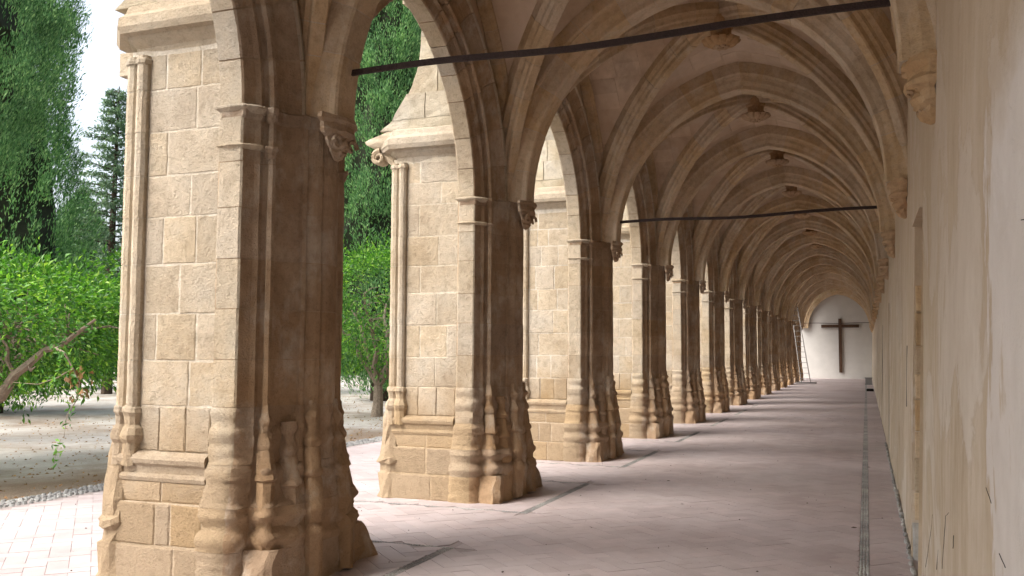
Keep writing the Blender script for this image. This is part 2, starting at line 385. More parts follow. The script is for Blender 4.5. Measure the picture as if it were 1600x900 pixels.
def lerp(a, b, t): return a + (b - a) * t
def ip(x, pts):
    if x <= pts[0][0]: return pts[0][1]
    for (a, u), (b, v) in zip(pts, pts[1:]):
        if x <= b: return u + (v - u) * (x - a) / (b - a)
    return pts[-1][1]
FL = [(0, 1.0), (.12, .96), (.30, .90), (.33, .95), (.38, .93), (.42, .74), (.47, .74), (.50, .86), (.55, .82), (.60, .60), (.72, .46), (.78, .40), (.86, .22), (1.0, .15), (1.22, 0.0)]
RG = [(0, 0), (.29, 0), (.31, .018), (.355, .022), (.375, .0), (.40, -.012), (.44, -.01), (.465, .016), (.50, .02), (.53, .0), (.70, 0), (.72, -.016), (.735, .012), (.80, .02), (.83, .0),
      (.98, 0), (1.0, .022), (1.04, .032), (1.075, .022), (1.09, -.002), (1.13, -.004), (1.15, .012), (1.19, .018), (1.215, .0), (1.25, 0)]
def plan_at(z, seed):
    n = len(JPF); out = []
    f = ip(z, FL)
    for i in range(n):
        a, b = JPF[i], BPF[i]
        h = min(i, n - 1 - i)
        sh = (0, 0, 0, 0, 0, 0, .05, .06, .07, .09, .10, .09, .06, .05, .03, .02, .0, -.02, -.03, -.03, -.02, 0, .02, .03, .03, .03, .03, .03)[h]
        lowz = ip(z, [(0, 1), (.8, 1), (.9, 0)])
        am = (1, 1, 1.25, 1.3, 1.2, .9, .6, .5, .5, .5, .5, .5, .45, .4, .35, .4, .5, .6, .8, 1., 1., 1., .9, .9, .9, .9, 1.1, 1.2)[h]
        if 5 < h < 22: am = lerp(am, 1.35, lowz); sh *= (1 - lowz)
        g = ip(z + sh + .015 * nz((x_ := lerp(a[0], b[0], f), lerp(a[1], b[1], f), 0), 6, seed), RG) * am * (.62 + .5 * nz((x_, z, 0), 4, seed + 2))
        x, y = lerp(a[0], b[0], f), lerp(a[1], b[1], f)
        # outward normal of the plan
        p, q = JPF[max(i - 2, 0)], JPF[min(i + 2, n - 1)]
        tx, ty = q[0] - p[0], q[1] - p[1]; l = math.hypot(tx, ty) or 1
        nx, ny = ty / l, -tx / l
        w_ = ip(z, [(0, 1), (1.1, .8), (1.3, .12)])
        d = .022 * w_ * nz((x, y, z), 5.5, seed) + .016 * w_ * nz((x, y, z), 15, seed + 3) + .012 * w_ * nz((x, y, z), 40, seed + 4) + .0035 * nz((x, y, z), 11, seed + 8)
        out.append((x + nx * (g + d), y + ny * (g + d)))
    return out

def loft(mb, rings, close_pts=None):
    """rings: list of (z, [(x,y)...]) joined to a solid; closed at the back"""
    n = len(rings[0][1]); v = []; f = []
    for z, r in rings: v += [(x, y, z) for x, y in r]
    for i in range(len(rings) - 1):
        for k in range(n): f.append((i * n + k, i * n + (k + 1) % n, (i + 1) * n + (k + 1) % n, (i + 1) * n + k))
    f.append(tuple(range(n - 1, -1, -1))); f.append(tuple((len(rings) - 1) * n + k for k in range(n)))
    mb.add(v, f)

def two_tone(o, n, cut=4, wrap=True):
    """outer strip pale and washed, splay brown with patina; lit and shaded sides also put into colour"""
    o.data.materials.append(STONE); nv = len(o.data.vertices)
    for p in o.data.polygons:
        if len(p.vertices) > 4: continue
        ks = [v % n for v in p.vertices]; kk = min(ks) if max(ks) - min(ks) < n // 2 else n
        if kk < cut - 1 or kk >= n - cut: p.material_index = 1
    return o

def build_pier(k, seed, label, simple_=False):
    rng = random.Random(seed)
    T = thing('arcade_pier', label, 'pier', (0, yc(k), 0), 'stone piers of the arcade')
    # ---- moulded jamb: courses
    z = 1.22; zs = []
    while z < 2.95: zs.append(z); z += rng.uniform(.31, .36)
    zs.append(3.29)
    core = MB()
    inner = [(x - .005, y * .992) for x, y in JPF]
    loft(core, [(1.15, inner), (3.30, inner)])
    core.build('joint_core', INMORTAR, T)
    core = MB(); core.box(-4.98, -4.13, -.6226, .6226, 0.86, 3.78); core.box(-4.94, -4.13, -.661, .661, .50, .70); core.box(-4.96, -4.13, -.691, .691, .24, .555); core.box(-4.97, -4.13, -.711, .711, -.05, .262)
    for s in (-1, 1):
        for (cx, cy, r) in ((-4.955, .615, .051), (-4.855, .635, .046)): core.tube([(cx, s * cy, 1.18), (cx, s * cy, 3.7)], r, 10)
    core.build('mortar_core', MORTAR, T)
    for a, b in zip(zs, zs[1:]):
        m = MB(); e = .003; sx = rng.uniform(-.003, .003); n = max(2, int((b - a) / .11))
        loft(m, [(lerp(a + e, b - e, i / n), [(x + sx, y) for x, y in plan_at(lerp(a + .03, b, i / n) + .05, seed)]) for i in range(n + 1)])
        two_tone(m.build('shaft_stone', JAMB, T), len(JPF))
    # ---- flared foot: four courses
    zb = [0, .27, .555, .835, 1.22]
    for i in range(4):
        m = MB(); a, b = zb[i] + (.0012 if i else -.02), zb[i + 1] - .0012; n = int((b - a) / .018)
        loft(m, [(lerp(a, b, j / n), plan_at(lerp(a, b, j / n), seed)) for j in range(n + 1)])
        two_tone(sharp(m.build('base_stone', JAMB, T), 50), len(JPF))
    # small pedestals of the shafts, standing proud of the splay
    for s in (-1, 1):
        for (px_, py_, dz, rr_) in ((-3.868, -.475, 0, 1.0), (-3.80, -.30, -.05, 1.15), (-3.70, -.155, .01, 1.0)):
            m = MB(); prf = [(.030, 1.24), (.036, 1.17), (.050, 1.145), (.056, 1.125), (.046, 1.10), (.036, 1.07), (.042, 1.03), (.058, .99), (.068, .965), (.062, .94), (.052, .925), (.062, .91), (.064, .78), (.078, .76), (.08, .73), (.062, .715),
                             (.066, .70), (.068, .54), (.082, .515), (.085, .48), (.07, .45), (.065, .40), (.09, .37), (.095, .32), (.075, .29), (.08, .02)]
            if dz < 0: prf = [(.02, 1.165), (.055, 1.16)] + prf[2:]
            ns = 8; v_ = []; f_ = []
            for (r_, z_) in prf:
                z2 = z_ + dz * ip(z_, [(0, 0), (.5, 1)]); fl = ip(z2, FL) * .085
                for q in range(ns):
                    a = 2 * math.pi * (q + .5) / ns; X_ = px_ + fl * .75 + r_ * rr_ * math.cos(a); Y_ = s * (-py_ + fl * .75 - .015) + r_ * rr_ * math.sin(a)
                    v_.append((X_ + .02 * nz((X_, Y_, z2), 12, seed) + .008 * nz((X_, Y_, z2), 40, seed), Y_ + .02 * nz((X_, Y_, z2), 12, seed + 2), z2 + .012 * nz((X_, Y_, z2), 9, seed + 5)))
            for j in range(len(prf) - 1):
                for q in range(ns): f_.append((j * ns + q, (j + 1) * ns + q, (j + 1) * ns + (q + 1) % ns, j * ns + (q + 1) % ns))
            f_.append(tuple(range(ns))); m.add(v_, f_); sharp(m.build('shaft_pedestal', JAMB, T), 45)
    # toes: worn corner blocks on the floor
    for s in (-1, 1):
        m = MB(); rings = []
        ext = .24 if s > 0 else .10
        for j in range(9):
            zz = .30 * j / 8; tt = (1 - j / 8) ** .8
            r = [(-3.95, s * .5), (-3.68 - .02 * j / 8, s * .40), (-3.655 - .03 * (j / 8), s * (.56 + ext * tt * .9)), (-3.72, s * (.60 + ext * tt)), (-3.84, s * (.62 + ext * tt * .8)), (-3.95, s * .64)]
            if s > 0: r = r[::1]
            else: r = r[::-1]
            rr = []
            for i2 in range(len(r)):
                p, q = r[i2], r[(i2 + 1) % len(r)]
                for u in range(3): rr.append((lerp(p[0], q[0], u / 3), lerp(p[1], q[1], u / 3)))
            rings.append((zz, [(x + .03 * nz((x, y, zz), 7, seed + s), y + .035 * nz((x, y, zz), 8, seed + 5 + s)) for x, y in rr]))
        rings[-1] = (.29, rings[-1][1])
        loft(m, [(z_ - .01, r_) for z_, r_ in rings]); m.build('base_toe', JAMB, T, smooth=False)
    # ---- buttress: ashlar faces on both flanks and on its end
    joined = MB()
    def ashlar(x0, x1, z0, z1, y, s, bb=.007):
        m = joined if simple_ else MB()
        g, g2, g3 = rng.uniform(.0022, .006), rng.uniform(.002, .005), rng.uniform(.002, .005)
        face_block(m, x0 + g, x1 - g2, z0 + g3, z1 - g, s * (y + rng.uniform(-.002, .004)), s, .10, rng, bb, .0055, 5)
        if not simple_: m.build('ashlar', STONE, T)
    cz = [1.215]
    while cz[-1] < 3.5: cz.append(cz[-1] + rng.uniform(.30, .36))
    cz[-1] = 3.735
    if cz[-1] - cz[-2] > .42: cz.insert(-1, (cz[-1] + cz[-2]) / 2)
    for s in (-1, 1):
        for i, (a, b) in enumerate(zip(cz, cz[1:])):
            X = [-4.80]
            if i % 2 == 0: X += [-4.80 + rng.uniform(.30, .44)] + ([-4.80 + rng.uniform(.10, .14)] if rng.random() < .3 else [])
            else: X += [-4.80 + rng.uniform(.12, .20)] + ([-4.30 + rng.uniform(-.06, .04)] if rng.random() < .55 else [])
            X = sorted(X) + [XJ]
            for p, q in zip(X, X[1:]): ashlar(p, q, a, b, .625, s)
        # plinth courses
        for (a, b, yy, cut) in ((.90, 1.215, .632, (.22, .45)), (.555, .70, .665, (.3,)), (.27, .555, .695, (.24, .42) if seed % 2 else (.36,)), (0.0, .27, .715, (.40,))):
            X = [-4.84 if a > .8 else -4.95] + [-4.84 + c + rng.uniform(-.04, .04) for c in cut] + [XJ - .02]
            for p, q in zip(X, X[1:]): ashlar(p, q, a, b, yy, s, .010)
        # string moulding
        m = MB(); pr = [(.60, .70), (.672, .70), (.680, .725), (.672, .745), (.655, .752), (.66, .80), (.682, .82), (.69, .85), (.68, .875), (.64, .90), (.60, .90)]
        fr = []
        n = 7
        for i in range(n + 1):
            x = lerp(-4.98, XJ - .02, i / n); j = .006 * nz((x, s, 0), 6, seed)
            fr.append((Vector((x, s * j, j)), Vector((0, s, 0)), Vector((0, 0, 1))))
        m.sweep(pr, fr); m.build('string_course', STONE, T)
        # corner colonnettes
        for (cx, cy, r) in ((-4.955, .615, .055), (-4.855, .635, .05)):
            m = MB(); zz = 1.20; pts = []
            for a, b in zip([1.20] + cz[1:-1], cz[1:]):
                nseg = 3
                m2 = [( (cx + .004 * nz((cx, a, i), 3, seed), s * cy, lerp(a + .004, b - .004, i / nseg))) for i in range(nseg + 1)]
                m.tube(m2, [r + .003 * nz((a, i, cx), 4, seed) for i in range(nseg + 1)], 10)
            m.build('colonnette', STONE, T)
            m = MB(); m.lathe([(r * .8, 1.22), (r * 1.35, 1.20), (r * 1.5, 1.17), (r * 1.2, 1.14), (r * 1.05, 1.08), (r * 1.5, 1.05), (r * 1.8, 1.01), (r * 1.7, .98), (r * 1.35, .95), (r * 1.4, .80)], (cx, s * cy, 0), 10)
            m.build('colonnette_base', STONE, T, jit=.015, seed=seed)
            m = MB(); m.lathe([(r * .9, 3.66), (r * 1.25, 3.675), (r * 1.25, 3.70), (r * .9, 3.72)], (cx, s * cy, 0), 8); m.build('necking', STONE, T)
        m = MB(); m.lathe([(.17, 0), (.155, .06), (.15, .26), (.125, .28), (.12, .36), (.155, .38), (.16, .42), (.14, .45), (.12, .56), (.11, .7), (.10, .86), (.085, .98)], (-4.97, s * .585, 0), 14)
        m.build('corner_base', STONE, T, jit=.035, seed=seed)
    # end face
    for i, (a, b) in enumerate(zip(cz, cz[1:])):
        m = joined if simple_ else MB(); mm = MB(); face_block(mm, -.54, .54, a + .005, b - .005, 0, -1, .08, rng)
        m.add([(-5.005 + y_, x_, z_) for x_, y_, z_ in mm.v], [q[::-1] for q in mm.f])
        if not simple_: m.build('end_ashlar', STONE, T)
    m = MB(); m.box(-5.06, -4.9, -.56, .56, -.01, .89); m.build('plinth_end', STONE, T)
    if simple_: stuff(joined.build('ashlar_facing', STONE, T))
    # ---- cornice with returns, weathering and upper buttress
    pr = [(0, 3.735), (.02, 3.74), (.03, 3.80), (.085, 3.85), (.095, 3.875), (.15, 3.885), (.17, 3.93), (.165, 4.0), (.12, 4.04), (.10, 4.10), (0.0, 4.14)]
    halfw = .60
    m = MB(); rings = []
    for (d, z_) in pr:
        r = [(-4.10, -halfw - d * .9), (-4.4, -halfw - d * .9), (-4.7, -halfw - d * .9), (-4.93 - d * .4, -halfw - d * .9), (-4.98 - d * 1.9, -halfw * .72 - d * .2), (-4.98 - d * 2.1, 0), (-4.98 - d * 1.9, halfw * .72 + d * .2), (-4.93 - d * .4, halfw + d * .9), (-4.7, halfw + d * .9), (-4.4, halfw + d * .9), (-4.10, halfw + d * .9)]
        rings.append((z_, [(x + .012 * nz((x, y, z_), 5, seed), y + .012 * nz((x, y, z_), 6, seed)) for x, y in r][::-1]))
    loft(m, rings); m.build('cornice_stone', WEATHERED if False else STONE, T)
    prof = [(4.13, -5.16), (4.22, -5.03), (4.42, -4.90), (4.62, -4.78), (4.84, -4.70), (5.20, -4.67), (5.55, -4.66)]
    rows = [(4.12, 4.235), (4.24, 4.53), (4.535, 4.86), (4.865, 5.18), (5.185, 5.54)]
    for (a, b) in rows:
        n = 4; hw = .60 if a > 4.3 else .63
        cuts = [0.0, 1.0] if a in (4.865, 4.12) else [0, rng.uniform(.35, .6), 1.0]
        for c0, c1 in zip(cuts, cuts[1:]):
            m = MB(); rings = []
            for i in range(n + 1):
                z_ = lerp(a, b, i / n); xo = ip(z_, prof)
                xf = ip(a, prof); p, q = (lerp(xf, -4.12, c0) + .006 if c0 else xo), lerp(xf, -4.12, c1) - (.006 if c1 < 1 else 0)
                r = []
                for (u0, v0), (u1, v1) in zip([(p, -hw), (q, -hw), (q, hw), (p, hw)], [(q, -hw), (q, hw), (p, hw), (p, -hw)]):
                    for w_ in range(3): r.append((lerp(u0, u1, w_ / 3), lerp(v0, v1, w_ / 3)))
                rings.append((z_, [(x + .010 * nz((x, y, z_), 7, seed), y + .016 * nz((x, y, z_), 8, seed + 1)) for x, y in r]))
            loft(m, rings); m.build('weathering_stone', WEATHERED, T)
    m = MB(); m.box(-4.60, -4.12, -.585, .585, 4.1, 5.9); m.build('upper_core', MORTAR, T)
    m = MB(); m.box(-4.86, -4.12, -.70, .70, 5.56, 5.66); m.box(-4.80, -4.12, -.66, .66, 5.66, 5.72); m.build('upper_cap', WEATHERED, T)
    # scroll under the corner of the cornice, or a plain block
    for s in (-1, 1):
        m = MB()
        if k == 1 and not simple_:
            m.box(-5.13, -4.95, min(s * .30, s * .60), max(s * .30, s * .60), 3.62, 3.80); m.build('corner_block', STONE, T, jit=.02, seed=seed)
        else:
            pts = []
            for j in range(22):
                a = j * .40; rr = .085 * math.exp(-a * .13)
                pts.append((-5.215 + rr * math.cos(a + 1.3), s * .50, 3.835 + rr * math.sin(a + 1.3)))
            for d in (-.07, 0, .07): m.tube([(x, y + d, z_) for x, y, z_ in pts], [.034 * math.exp(-j * .03) for j in range(22)], 7)
            m.tube([(-4.96, s * .50, 3.70), (-5.06, s * .50, 3.80), (-5.19, s * .50, 3.92)], [.05, .06, .05], 7)
            m.build('corner_scroll', STONE, T)
            m = MB(); rings = []
            for (z_, e_) in ((3.90, .16), (3.94, .26), (4.0, .38), (4.04, .41), (4.07, .36), (4.11, .14)):
                r = [(-5.0, s * .30), (-5.0, s * .66), (-5.0 - e_ * .5, s * (.62 + .0 * e_)), (-5.0 - e_, s * .54), (-5.0 - e_ * .6, s * .40)]
                rings.append((z_, r if s < 0 else r[::-1]))
            loft(m, rings); m.build('cornice_tip', STONE, T, jit=.015, seed=seed)
    # ---- imposts on the arris: two thin bands
    for (z0, z1, d) in ((3.245, 3.298, .042), (2.99, 3.025, .028)):
        for s in (-1, 1):
            m = MB(); rings = []
            for (zz, dd) in ((z0, 0.0), (z0 + .02, d * .7), (z0 + .03, d), (z1 - .012, d * 1.05), (z1, d * .6)):
                r = [(XJ + .01 - dd * .3, -.62), (XJ + .02 - dd, -.645 - dd * .8), (-4.05, -.655 - dd), (-3.97 + dd * .5, -.645 - dd * .7), (-3.92 + dd, -.59 - dd * .3), (-3.885 + dd * .7, -.545), (-3.885, -.50), (-3.95, -.45), (-4.1, -.45)]
                r = [(x + .010 * nz((x, y, zz), 14, seed), -s * (y + .010 * nz((x, y, zz), 14, seed + 2))) for x, y in r]
                rings.append((zz, r[::-1] if s > 0 else r))
            loft(m, rings); m.build('impost_band', STONE, T)
            m = MB(); m.lathe([(.028, z0 - .05), (.04, z0 - .03), (.045, z0), (.06, z0 + .02), (.055, z1 + .0)], (-3.868, s * .465, 0), 8); m.build('roll_capital', JAMB, T, jit=.01, seed=seed)
    m = MB(); rings = []
    for zz, d in ((3.20, 0), (3.22, .02), (3.29, .03), (3.305, .01)):
        rings.append((zz, [(x + d, y * (1 + d * .6)) for x, y in inner]))
    loft(m, rings); m.build('impost_course', JAMB, T)
    # ---- nose corbel
    m = corbel_mesh(-3.61, -.03, seed, -1); m.v = [(x, (y + .03) * .9 - .03, 3.305 - (3.305 - z) * .84) for x, y, z in m.v]; m.build('corbel', JAMB, T, jit=.014, seed=seed)
    m = MB()
    for s in (-1, 1):
        pts = []
        for j in range(16):
            a = j * .5; rr = .062 * math.exp(-a * .16)
            pts.append((-3.56 + .03 * (1 - j / 16), -.03 + s * (.10 + rr * math.cos(a)), 3.105 + rr * math.sin(a)))
        m.tube(pts, [.018 * (1 - j / 24) for j in range(16)], 6)
    m.build('corbel_leaf', JAMB, T)
    return T

def corbel_mesh(x, y, seed, side):
    """half-polygonal bracket: abacus, hollow, carved bell and pendant tip; side = -1 grows towards +X, 1 towards -X"""
    m = MB(); rng = random.Random(seed)
    pr = [(3.305, .10, .235), (3.30, .115, .25), (3.265, .12, .255), (3.25, .105, .24), (3.235, .095, .225), (3.20, .10, .23), (3.17, .115, .245), (3.14, .105, .235), (3.125, .08, .205), (3.115, .075, .17), (3.08, .085, .165),
          (3.05, .08, .15), (3.02, .055, .11), (2.995, .06, .105), (2.965, .045, .075), (2.94, .015, .035)]
    v = []; f = []; n = 13
    for (z, dx, hy) in pr:
        for i in range(n):
            a = math.pi * i / (n - 1)
            # octagonal-ish
            c, s_ = math.cos(a), math.sin(a)
            q = 1 / max(abs(c) * .95, abs(s_), .74 * (abs(c) + abs(s_)))
            bell = 1 + (.12 * math.sin(i * 1.9 + z * 25) if z < 3.12 else 0)
            v.append((x - side * (dx * s_ * q * bell) * 1.0, y + hy * c * q * (1 if z > 3.2 else .95 + .05 * bell), z))
    m_ = len(pr)
    for j in range(m_ - 1):
        for i in range(n - 1): f.append((j * n + i, j * n + i + 1, (j + 1) * n + i + 1, (j + 1) * n + i))
    # back
    for j in range(m_ - 1): f.append((j * n + n - 1, j * n, (j + 1) * n, (j + 1) * n + n - 1))
    f.append(tuple(range(n))); f.append(tuple((m_ - 1) * n + i for i in reversed(range(n))))
    m.add(v, f); return m

# ------------------------------------------------------------------ arcade arches
AH = L / 2 - .655                       # half opening
AC = .42                                # centres lie past the middle: a pointed arch
def arch_frames(y_mid, s, a0, a1, n):
    """frames sweep (x, offset) profile round one half; s=-1: half springing from the nearer pier"""
    fr = []
    for i in range(n + 1):
        a = lerp(a0, a1, i / n)
        rad = Vector((0, s * math.cos(a), math.sin(a)))
        cen = Vector((0, y_mid - s * AC, ZS))
        fr.append((cen + rad * (AH + AC), Vector((1, 0, 0)), rad))
    return fr
def arch_prof():
    P = [(x, .655 + y) for x, y in JP[2:20]]
    return [(XJ, .30), (XJ, .012), (XJ + .012, 0.0)] + P + [(-3.76, .46), (-3.80, .50)]
AP = arch_prof()
def arch_half(mb, prof, ym, s, a0, a1, n, shrink=0.0):
    """clip every ring of the sweep at the crown plane y=ym"""
    v = []; f = []; N_ = len(prof)
    for i in range(n + 1):
        t = i / n
        for (x, o) in prof:
            r = AH + AC + o + shrink
            amax = math.acos(AC / r)
            a = min(lerp(a0, a1, t), 1.0) * amax
            v.append((x - shrink * .6, ym + s * (-AC + r * math.cos(a)), ZS + r * math.sin(a)))
    for i in range(n):
        for k in range(N_):
            q = (i * N_ + k, i * N_ + (k + 1) % N_, (i + 1) * N_ + (k + 1) % N_, (i + 1) * N_ + k)
            f.append(q if s > 0 else q[::-1])
    c0 = tuple(range(N_ - 1, -1, -1)); c1 = tuple(n * N_ + k for k in range(N_))
    f += [c0, c1] if s > 0 else [c0[::-1], c1[::-1]]
    mb.add(v, f)

def P_prof(t, a, rise):
    """pointed arch: height at |t|<=1 of half span a"""
    t = min(abs(t), 1.0); c = max((rise * rise - a * a) / (2 * a), 0.02); r = a + c
    h = math.sqrt(max(r * r - (a * t + c) ** 2, 0)); h0 = math.sqrt(r * r - c * c)
    return h / h0
HT, HC = 2.56, 2.78
def Hy(yl): return HT + (HC - HT) * math.cos(math.pi * yl / L) ** 1.0 if abs(yl) < L / 2 else HT
def vault_z(xl, yl):
    """underside of the web; xl in -1..1, yl metres from the bay centre"""
    p = max(P_prof(xl, WV, HT), P_prof(yl / (L / 2), L / 2, HT))
    return ZS + p * Hy(yl)

def build_arch(k, label, detail=True):
    ym = yc(k) + L / 2; rng = random.Random(100 + k)
    T = thing('arcade_arch', label, 'arch', (0, ym, 0), 'pointed arches of the arcade')
    core = MB()
    for s in (-1, 1): arch_half(core, AP, 0, s, 0, 1, 14, .010)
    core.build('joint_core', INMORTAR, T)
    for s in (-1, 1):
        nv = 7 if detail else 4; c = [i / nv for i in range(nv + 1)]
        for i in range(1, nv): c[i] += rng.uniform(-.02, .02)
        for a, b in zip(c, c[1:]):
            m = MB(); e = .0022; d = rng.uniform(-.003, .003)
            arch_half(m, AP, 0, s, a + (e if a else 0), b - e, 3, d)
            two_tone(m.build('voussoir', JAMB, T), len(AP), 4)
    # spandrel wall: from the extrados up; inner and outer skins
    v = []; f = []; nn = 24; rows = []
    for (xf, off) in ((XJ + .004, .10), (-3.84, .40)):
        lower = []
        for s in (-1, 1):
            for i in range(nn + 1):
                r = AH + AC + off; am = math.acos(AC / r); a = am * (i / nn if s < 0 else 1 - i / nn)
                lower.append((s * (-AC + r * math.cos(a)), ZS + r * math.sin(a)))
        lower = [(-L / 2, ZS)] + lower + [(L / 2, ZS)]
        lower = [(max(-L / 2, min(L / 2, y)), z) for y, z in lower]
        rows.append((xf, lower))
    for xf, lower in rows:
        b = len(v); n = len(lower)
        v += [(xf, y, z) for y, z in lower] + [(xf, y, 6.2) for y, z in lower]
        for i in range(n - 1):
            q = (b + i, b + i + 1, b + n + i + 1, b + n + i); f.append(q if xf > -4 else q[::-1])
    mk('spandrel_wall', v, f, WEB, T)
    return T

# ------------------------------------------------------------------ vault
RIB_T0 = [(-.19, -.10), (-.19, .045), (-.175, .06), (-.155, .065), (-.145, .085), (-.14, .115), (-.12, .145), (-.115, .155), (-.115, .185), (-.10, .195), (.10, .195), (.115, .185), (.115, .155), (.12, .145), (.14, .115), (.145, .085), (.155, .065), (.175, .06), (.19, .045), (.19, -.10)]
RIB_T = [(x * 1.16, (y + .10) * 1.55 - .10) for x, y in RIB_T0]
RIB_D0 = [(-.115, -.10), (-.115, .04), (-.10, .055), (-.085, .075), (-.08, .105), (-.055, .125), (-.05, .16), (-.038, .172), (.038, .172), (.05, .16), (.055, .125), (.08, .105), (.085, .075), (.10, .055), (.115, .04), (.115, -.10)]
RIB_D = [(x * 1.15, (y + .10) * 1.25 - .10) for x, y in RIB_D0]
RIB_W = [(-.09, -.12), (-.09, .03), (-.07, .045), (-.05, .08), (.05, .08), (.07, .045), (.09, .03), (.09, -.12)]
def shrink(P, d):
    cx = sum(p[0] for p in P) / len(P); cy = sum(p[1] for p in P) / len(P)
    return [(x - d * math.copysign(1, x - cx), y - (d if y > cy else 0)) for x, y in P]
def rib(T, name, pts, side, prof, nv, seed, split=True):
    """pts: fine polyline from the springing to the crown; side: horizontal unit vector across"""
    rng = random.Random(seed)
    pts = [Vector(p) for p in pts]; n = len(pts); fr = []
    for i, p in enumerate(pts):
        t = (pts[min(i + 1, n - 1)] - pts[max(i - 1, 0)]).normalized()
        inn = t.cross(side).normalized()
        if inn.z > 0 or (abs(inn.z) < .05): 
            pass
        fr.append([p, side, inn])
    # inward normal must point down at the crown
    if fr[-1][2].z > 0:
        for q in fr: q[2] = -q[2]
    def seg(mb, pf, i0, i1, e=0.0):
        F = [list(q) for q in fr[i0:i1 + 1]]
        F[0][0] = F[0][0] + (F[1][0] - F[0][0]).normalized() * e; F[-1][0] = F[-1][0] - (F[-1][0] - F[-2][0]).normalized() * e
        mb.sweep(pf, F)
    R_ = MB(); seg(R_, shrink(prof, .004), 0, n - 1); ro = R_.build(name, RIBMORTAR, T)
    cuts = [round(i * (n - 1) / nv + (rng.uniform(-.6, .6) if 0 < i < nv else 0)) for i in range(nv + 1)]
    allm = MB()
    for a, b in zip(cuts, cuts[1:]):
        if b <= a: continue
        d = rng.uniform(-.002, .003)
        pf = [(x + math.copysign(d, x), y + (d if y > 0 else 0)) for x, y in prof]
        if split:
            m = MB(); seg(m, pf, a, b, .0045); m.build('voussoir', RIB, ro)
        else: seg(allm, pf, a, b, .0045)
    if not split: allm.build('rib_stones', RIB, ro)
    return ro

def rib_t(T, split, seed):
    """transverse arch in the plane of a pier, at local y=0"""
    for s in (-1, 1):
        pts = []
        n = 28
        for i in range(n + 1):
            th = (i / n) ** 1.0 * math.pi / 2
            c = (HT * HT - WV * WV) / (2 * WV); r = WV + c; am = math.acos(c / r); a = am * i / n
            pts.append((XC + s * (-c + r * math.cos(a)), 0, ZS + r * math.sin(a)))
        rib(T, 'transverse_rib', pts, Vector((0, 1, 0)), RIB_T, 8, seed + s, split)

def diag_pts(sx, sy, n=30):
    pts = []
    for i in range(n + 1):
        # even steps along the curve
        ph = math.pi / 2 * i / n; t = math.cos(ph)
        t = 1 - (1 - t) if True else t
        x = XC + sx * WV * t; y = sy * (L / 2) * t
        pts.append((x, y, vault_z(t, (L / 2) * t)))
    return pts

def build_bay(k, label, level):
    ym = yc(k) + L / 2
    T = thing('vault_bay', label, 'vault', (0, ym, 0), 'ribbed vault bays over the walk')
    split = level == 0
    # web: courses of thin stones laid over the height field; four cells
    nx, ny = 48, 48
    v = []; f = []
    xs = [-1 + 2 * i / nx for i in range(nx + 1)]; ys = [-L / 2 + L * j / ny for j in range(ny + 1)]
    for y in ys:
        for x in xs: v.append((XC + WV * x, y, vault_z(x, y) + (.006 * nz((x * 2, y, k), 3) )))
    for j in range(ny):
        for i in range(nx):
            a = j * (nx + 1) + i; f.append((a, a + nx + 1, a + nx + 2, a + 1))
    mk('vault_web', v, f, WEB, T, smooth=True)
    if level == 0: web_stones(T, k)
    for sx in (-1, 1):
        for sy in (-1, 1):
            d = Vector((sx * WV, sy * L / 2, 0)).normalized(); side = Vector((-d.y, d.x, 0))
            rib(T, 'diagonal_rib', diag_pts(sx, sy), side, RIB_D, 9, k * 10 + sx + 3 * sy, split)
        for sy in (-1, 1):                                   # wall ribs
            pts = []
            c = (HT * HT - (L / 2) ** 2) / L; r = L / 2 + c; am = math.acos(c / r)
            for i in range(21):
                a = am * i / 20; yl = sy * (-c + r * math.cos(a))
                pts.append((XC + sx * (2.11 if sx < 0 else 2.05), yl, vault_z(1, yl)))
            rib(T, 'wall_rib', pts, Vector((1, 0, 0)), RIB_W, 7, k * 31 + sx + 3 * sy, split)
    # hanging boss
    zc = ZS + HC - .17
    b = MB(); b.lathe([(.16, .02), (.16, -.12), (.135, -.14), (.13, -.24), (.17, -.26)], (XC, 0, zc), 16); bo = b.build('boss', CARV, T)
    if level < 2:
        m = MB(); m.lathe([(.13, -.24), (.20, -.255), (.235, -.275), (.215, -.31), (.16, -.345), (.10, -.36), (.03, -.37)], (XC, 0, zc), 48, petals=12, amp=.16); m.build('rosette', CARV, bo)
        m = MB()
        for j in range(6):
            a = j * math.pi / 3; m.lathe([(.015, -.385), (.035, -.375), (.04, -.35), (.02, -.33)], (XC + .07 * math.cos(a), .07 * math.sin(a), zc), 7)
        m.lathe([(.01, -.40), (.03, -.39), (.035, -.36)], (XC, 0, zc), 7); m.build('carved_flower', CARV, bo)
        for s in (-1, 1):
            m = MB()
            for j in range(6):
                a = j * math.pi / 3; m.tube([(XC + .035 * math.cos(a), s * .13, zc - .17 + .035 * math.sin(a)), (XC + .035 * math.cos(a), s * .155, zc - .17 + .035 * math.sin(a))], .018, 6)
            m.tube([(XC, s * .13, zc - .17), (XC, s * .165, zc - .17)], .018, 6); m.build('side_flower', CARV, bo)
    return T

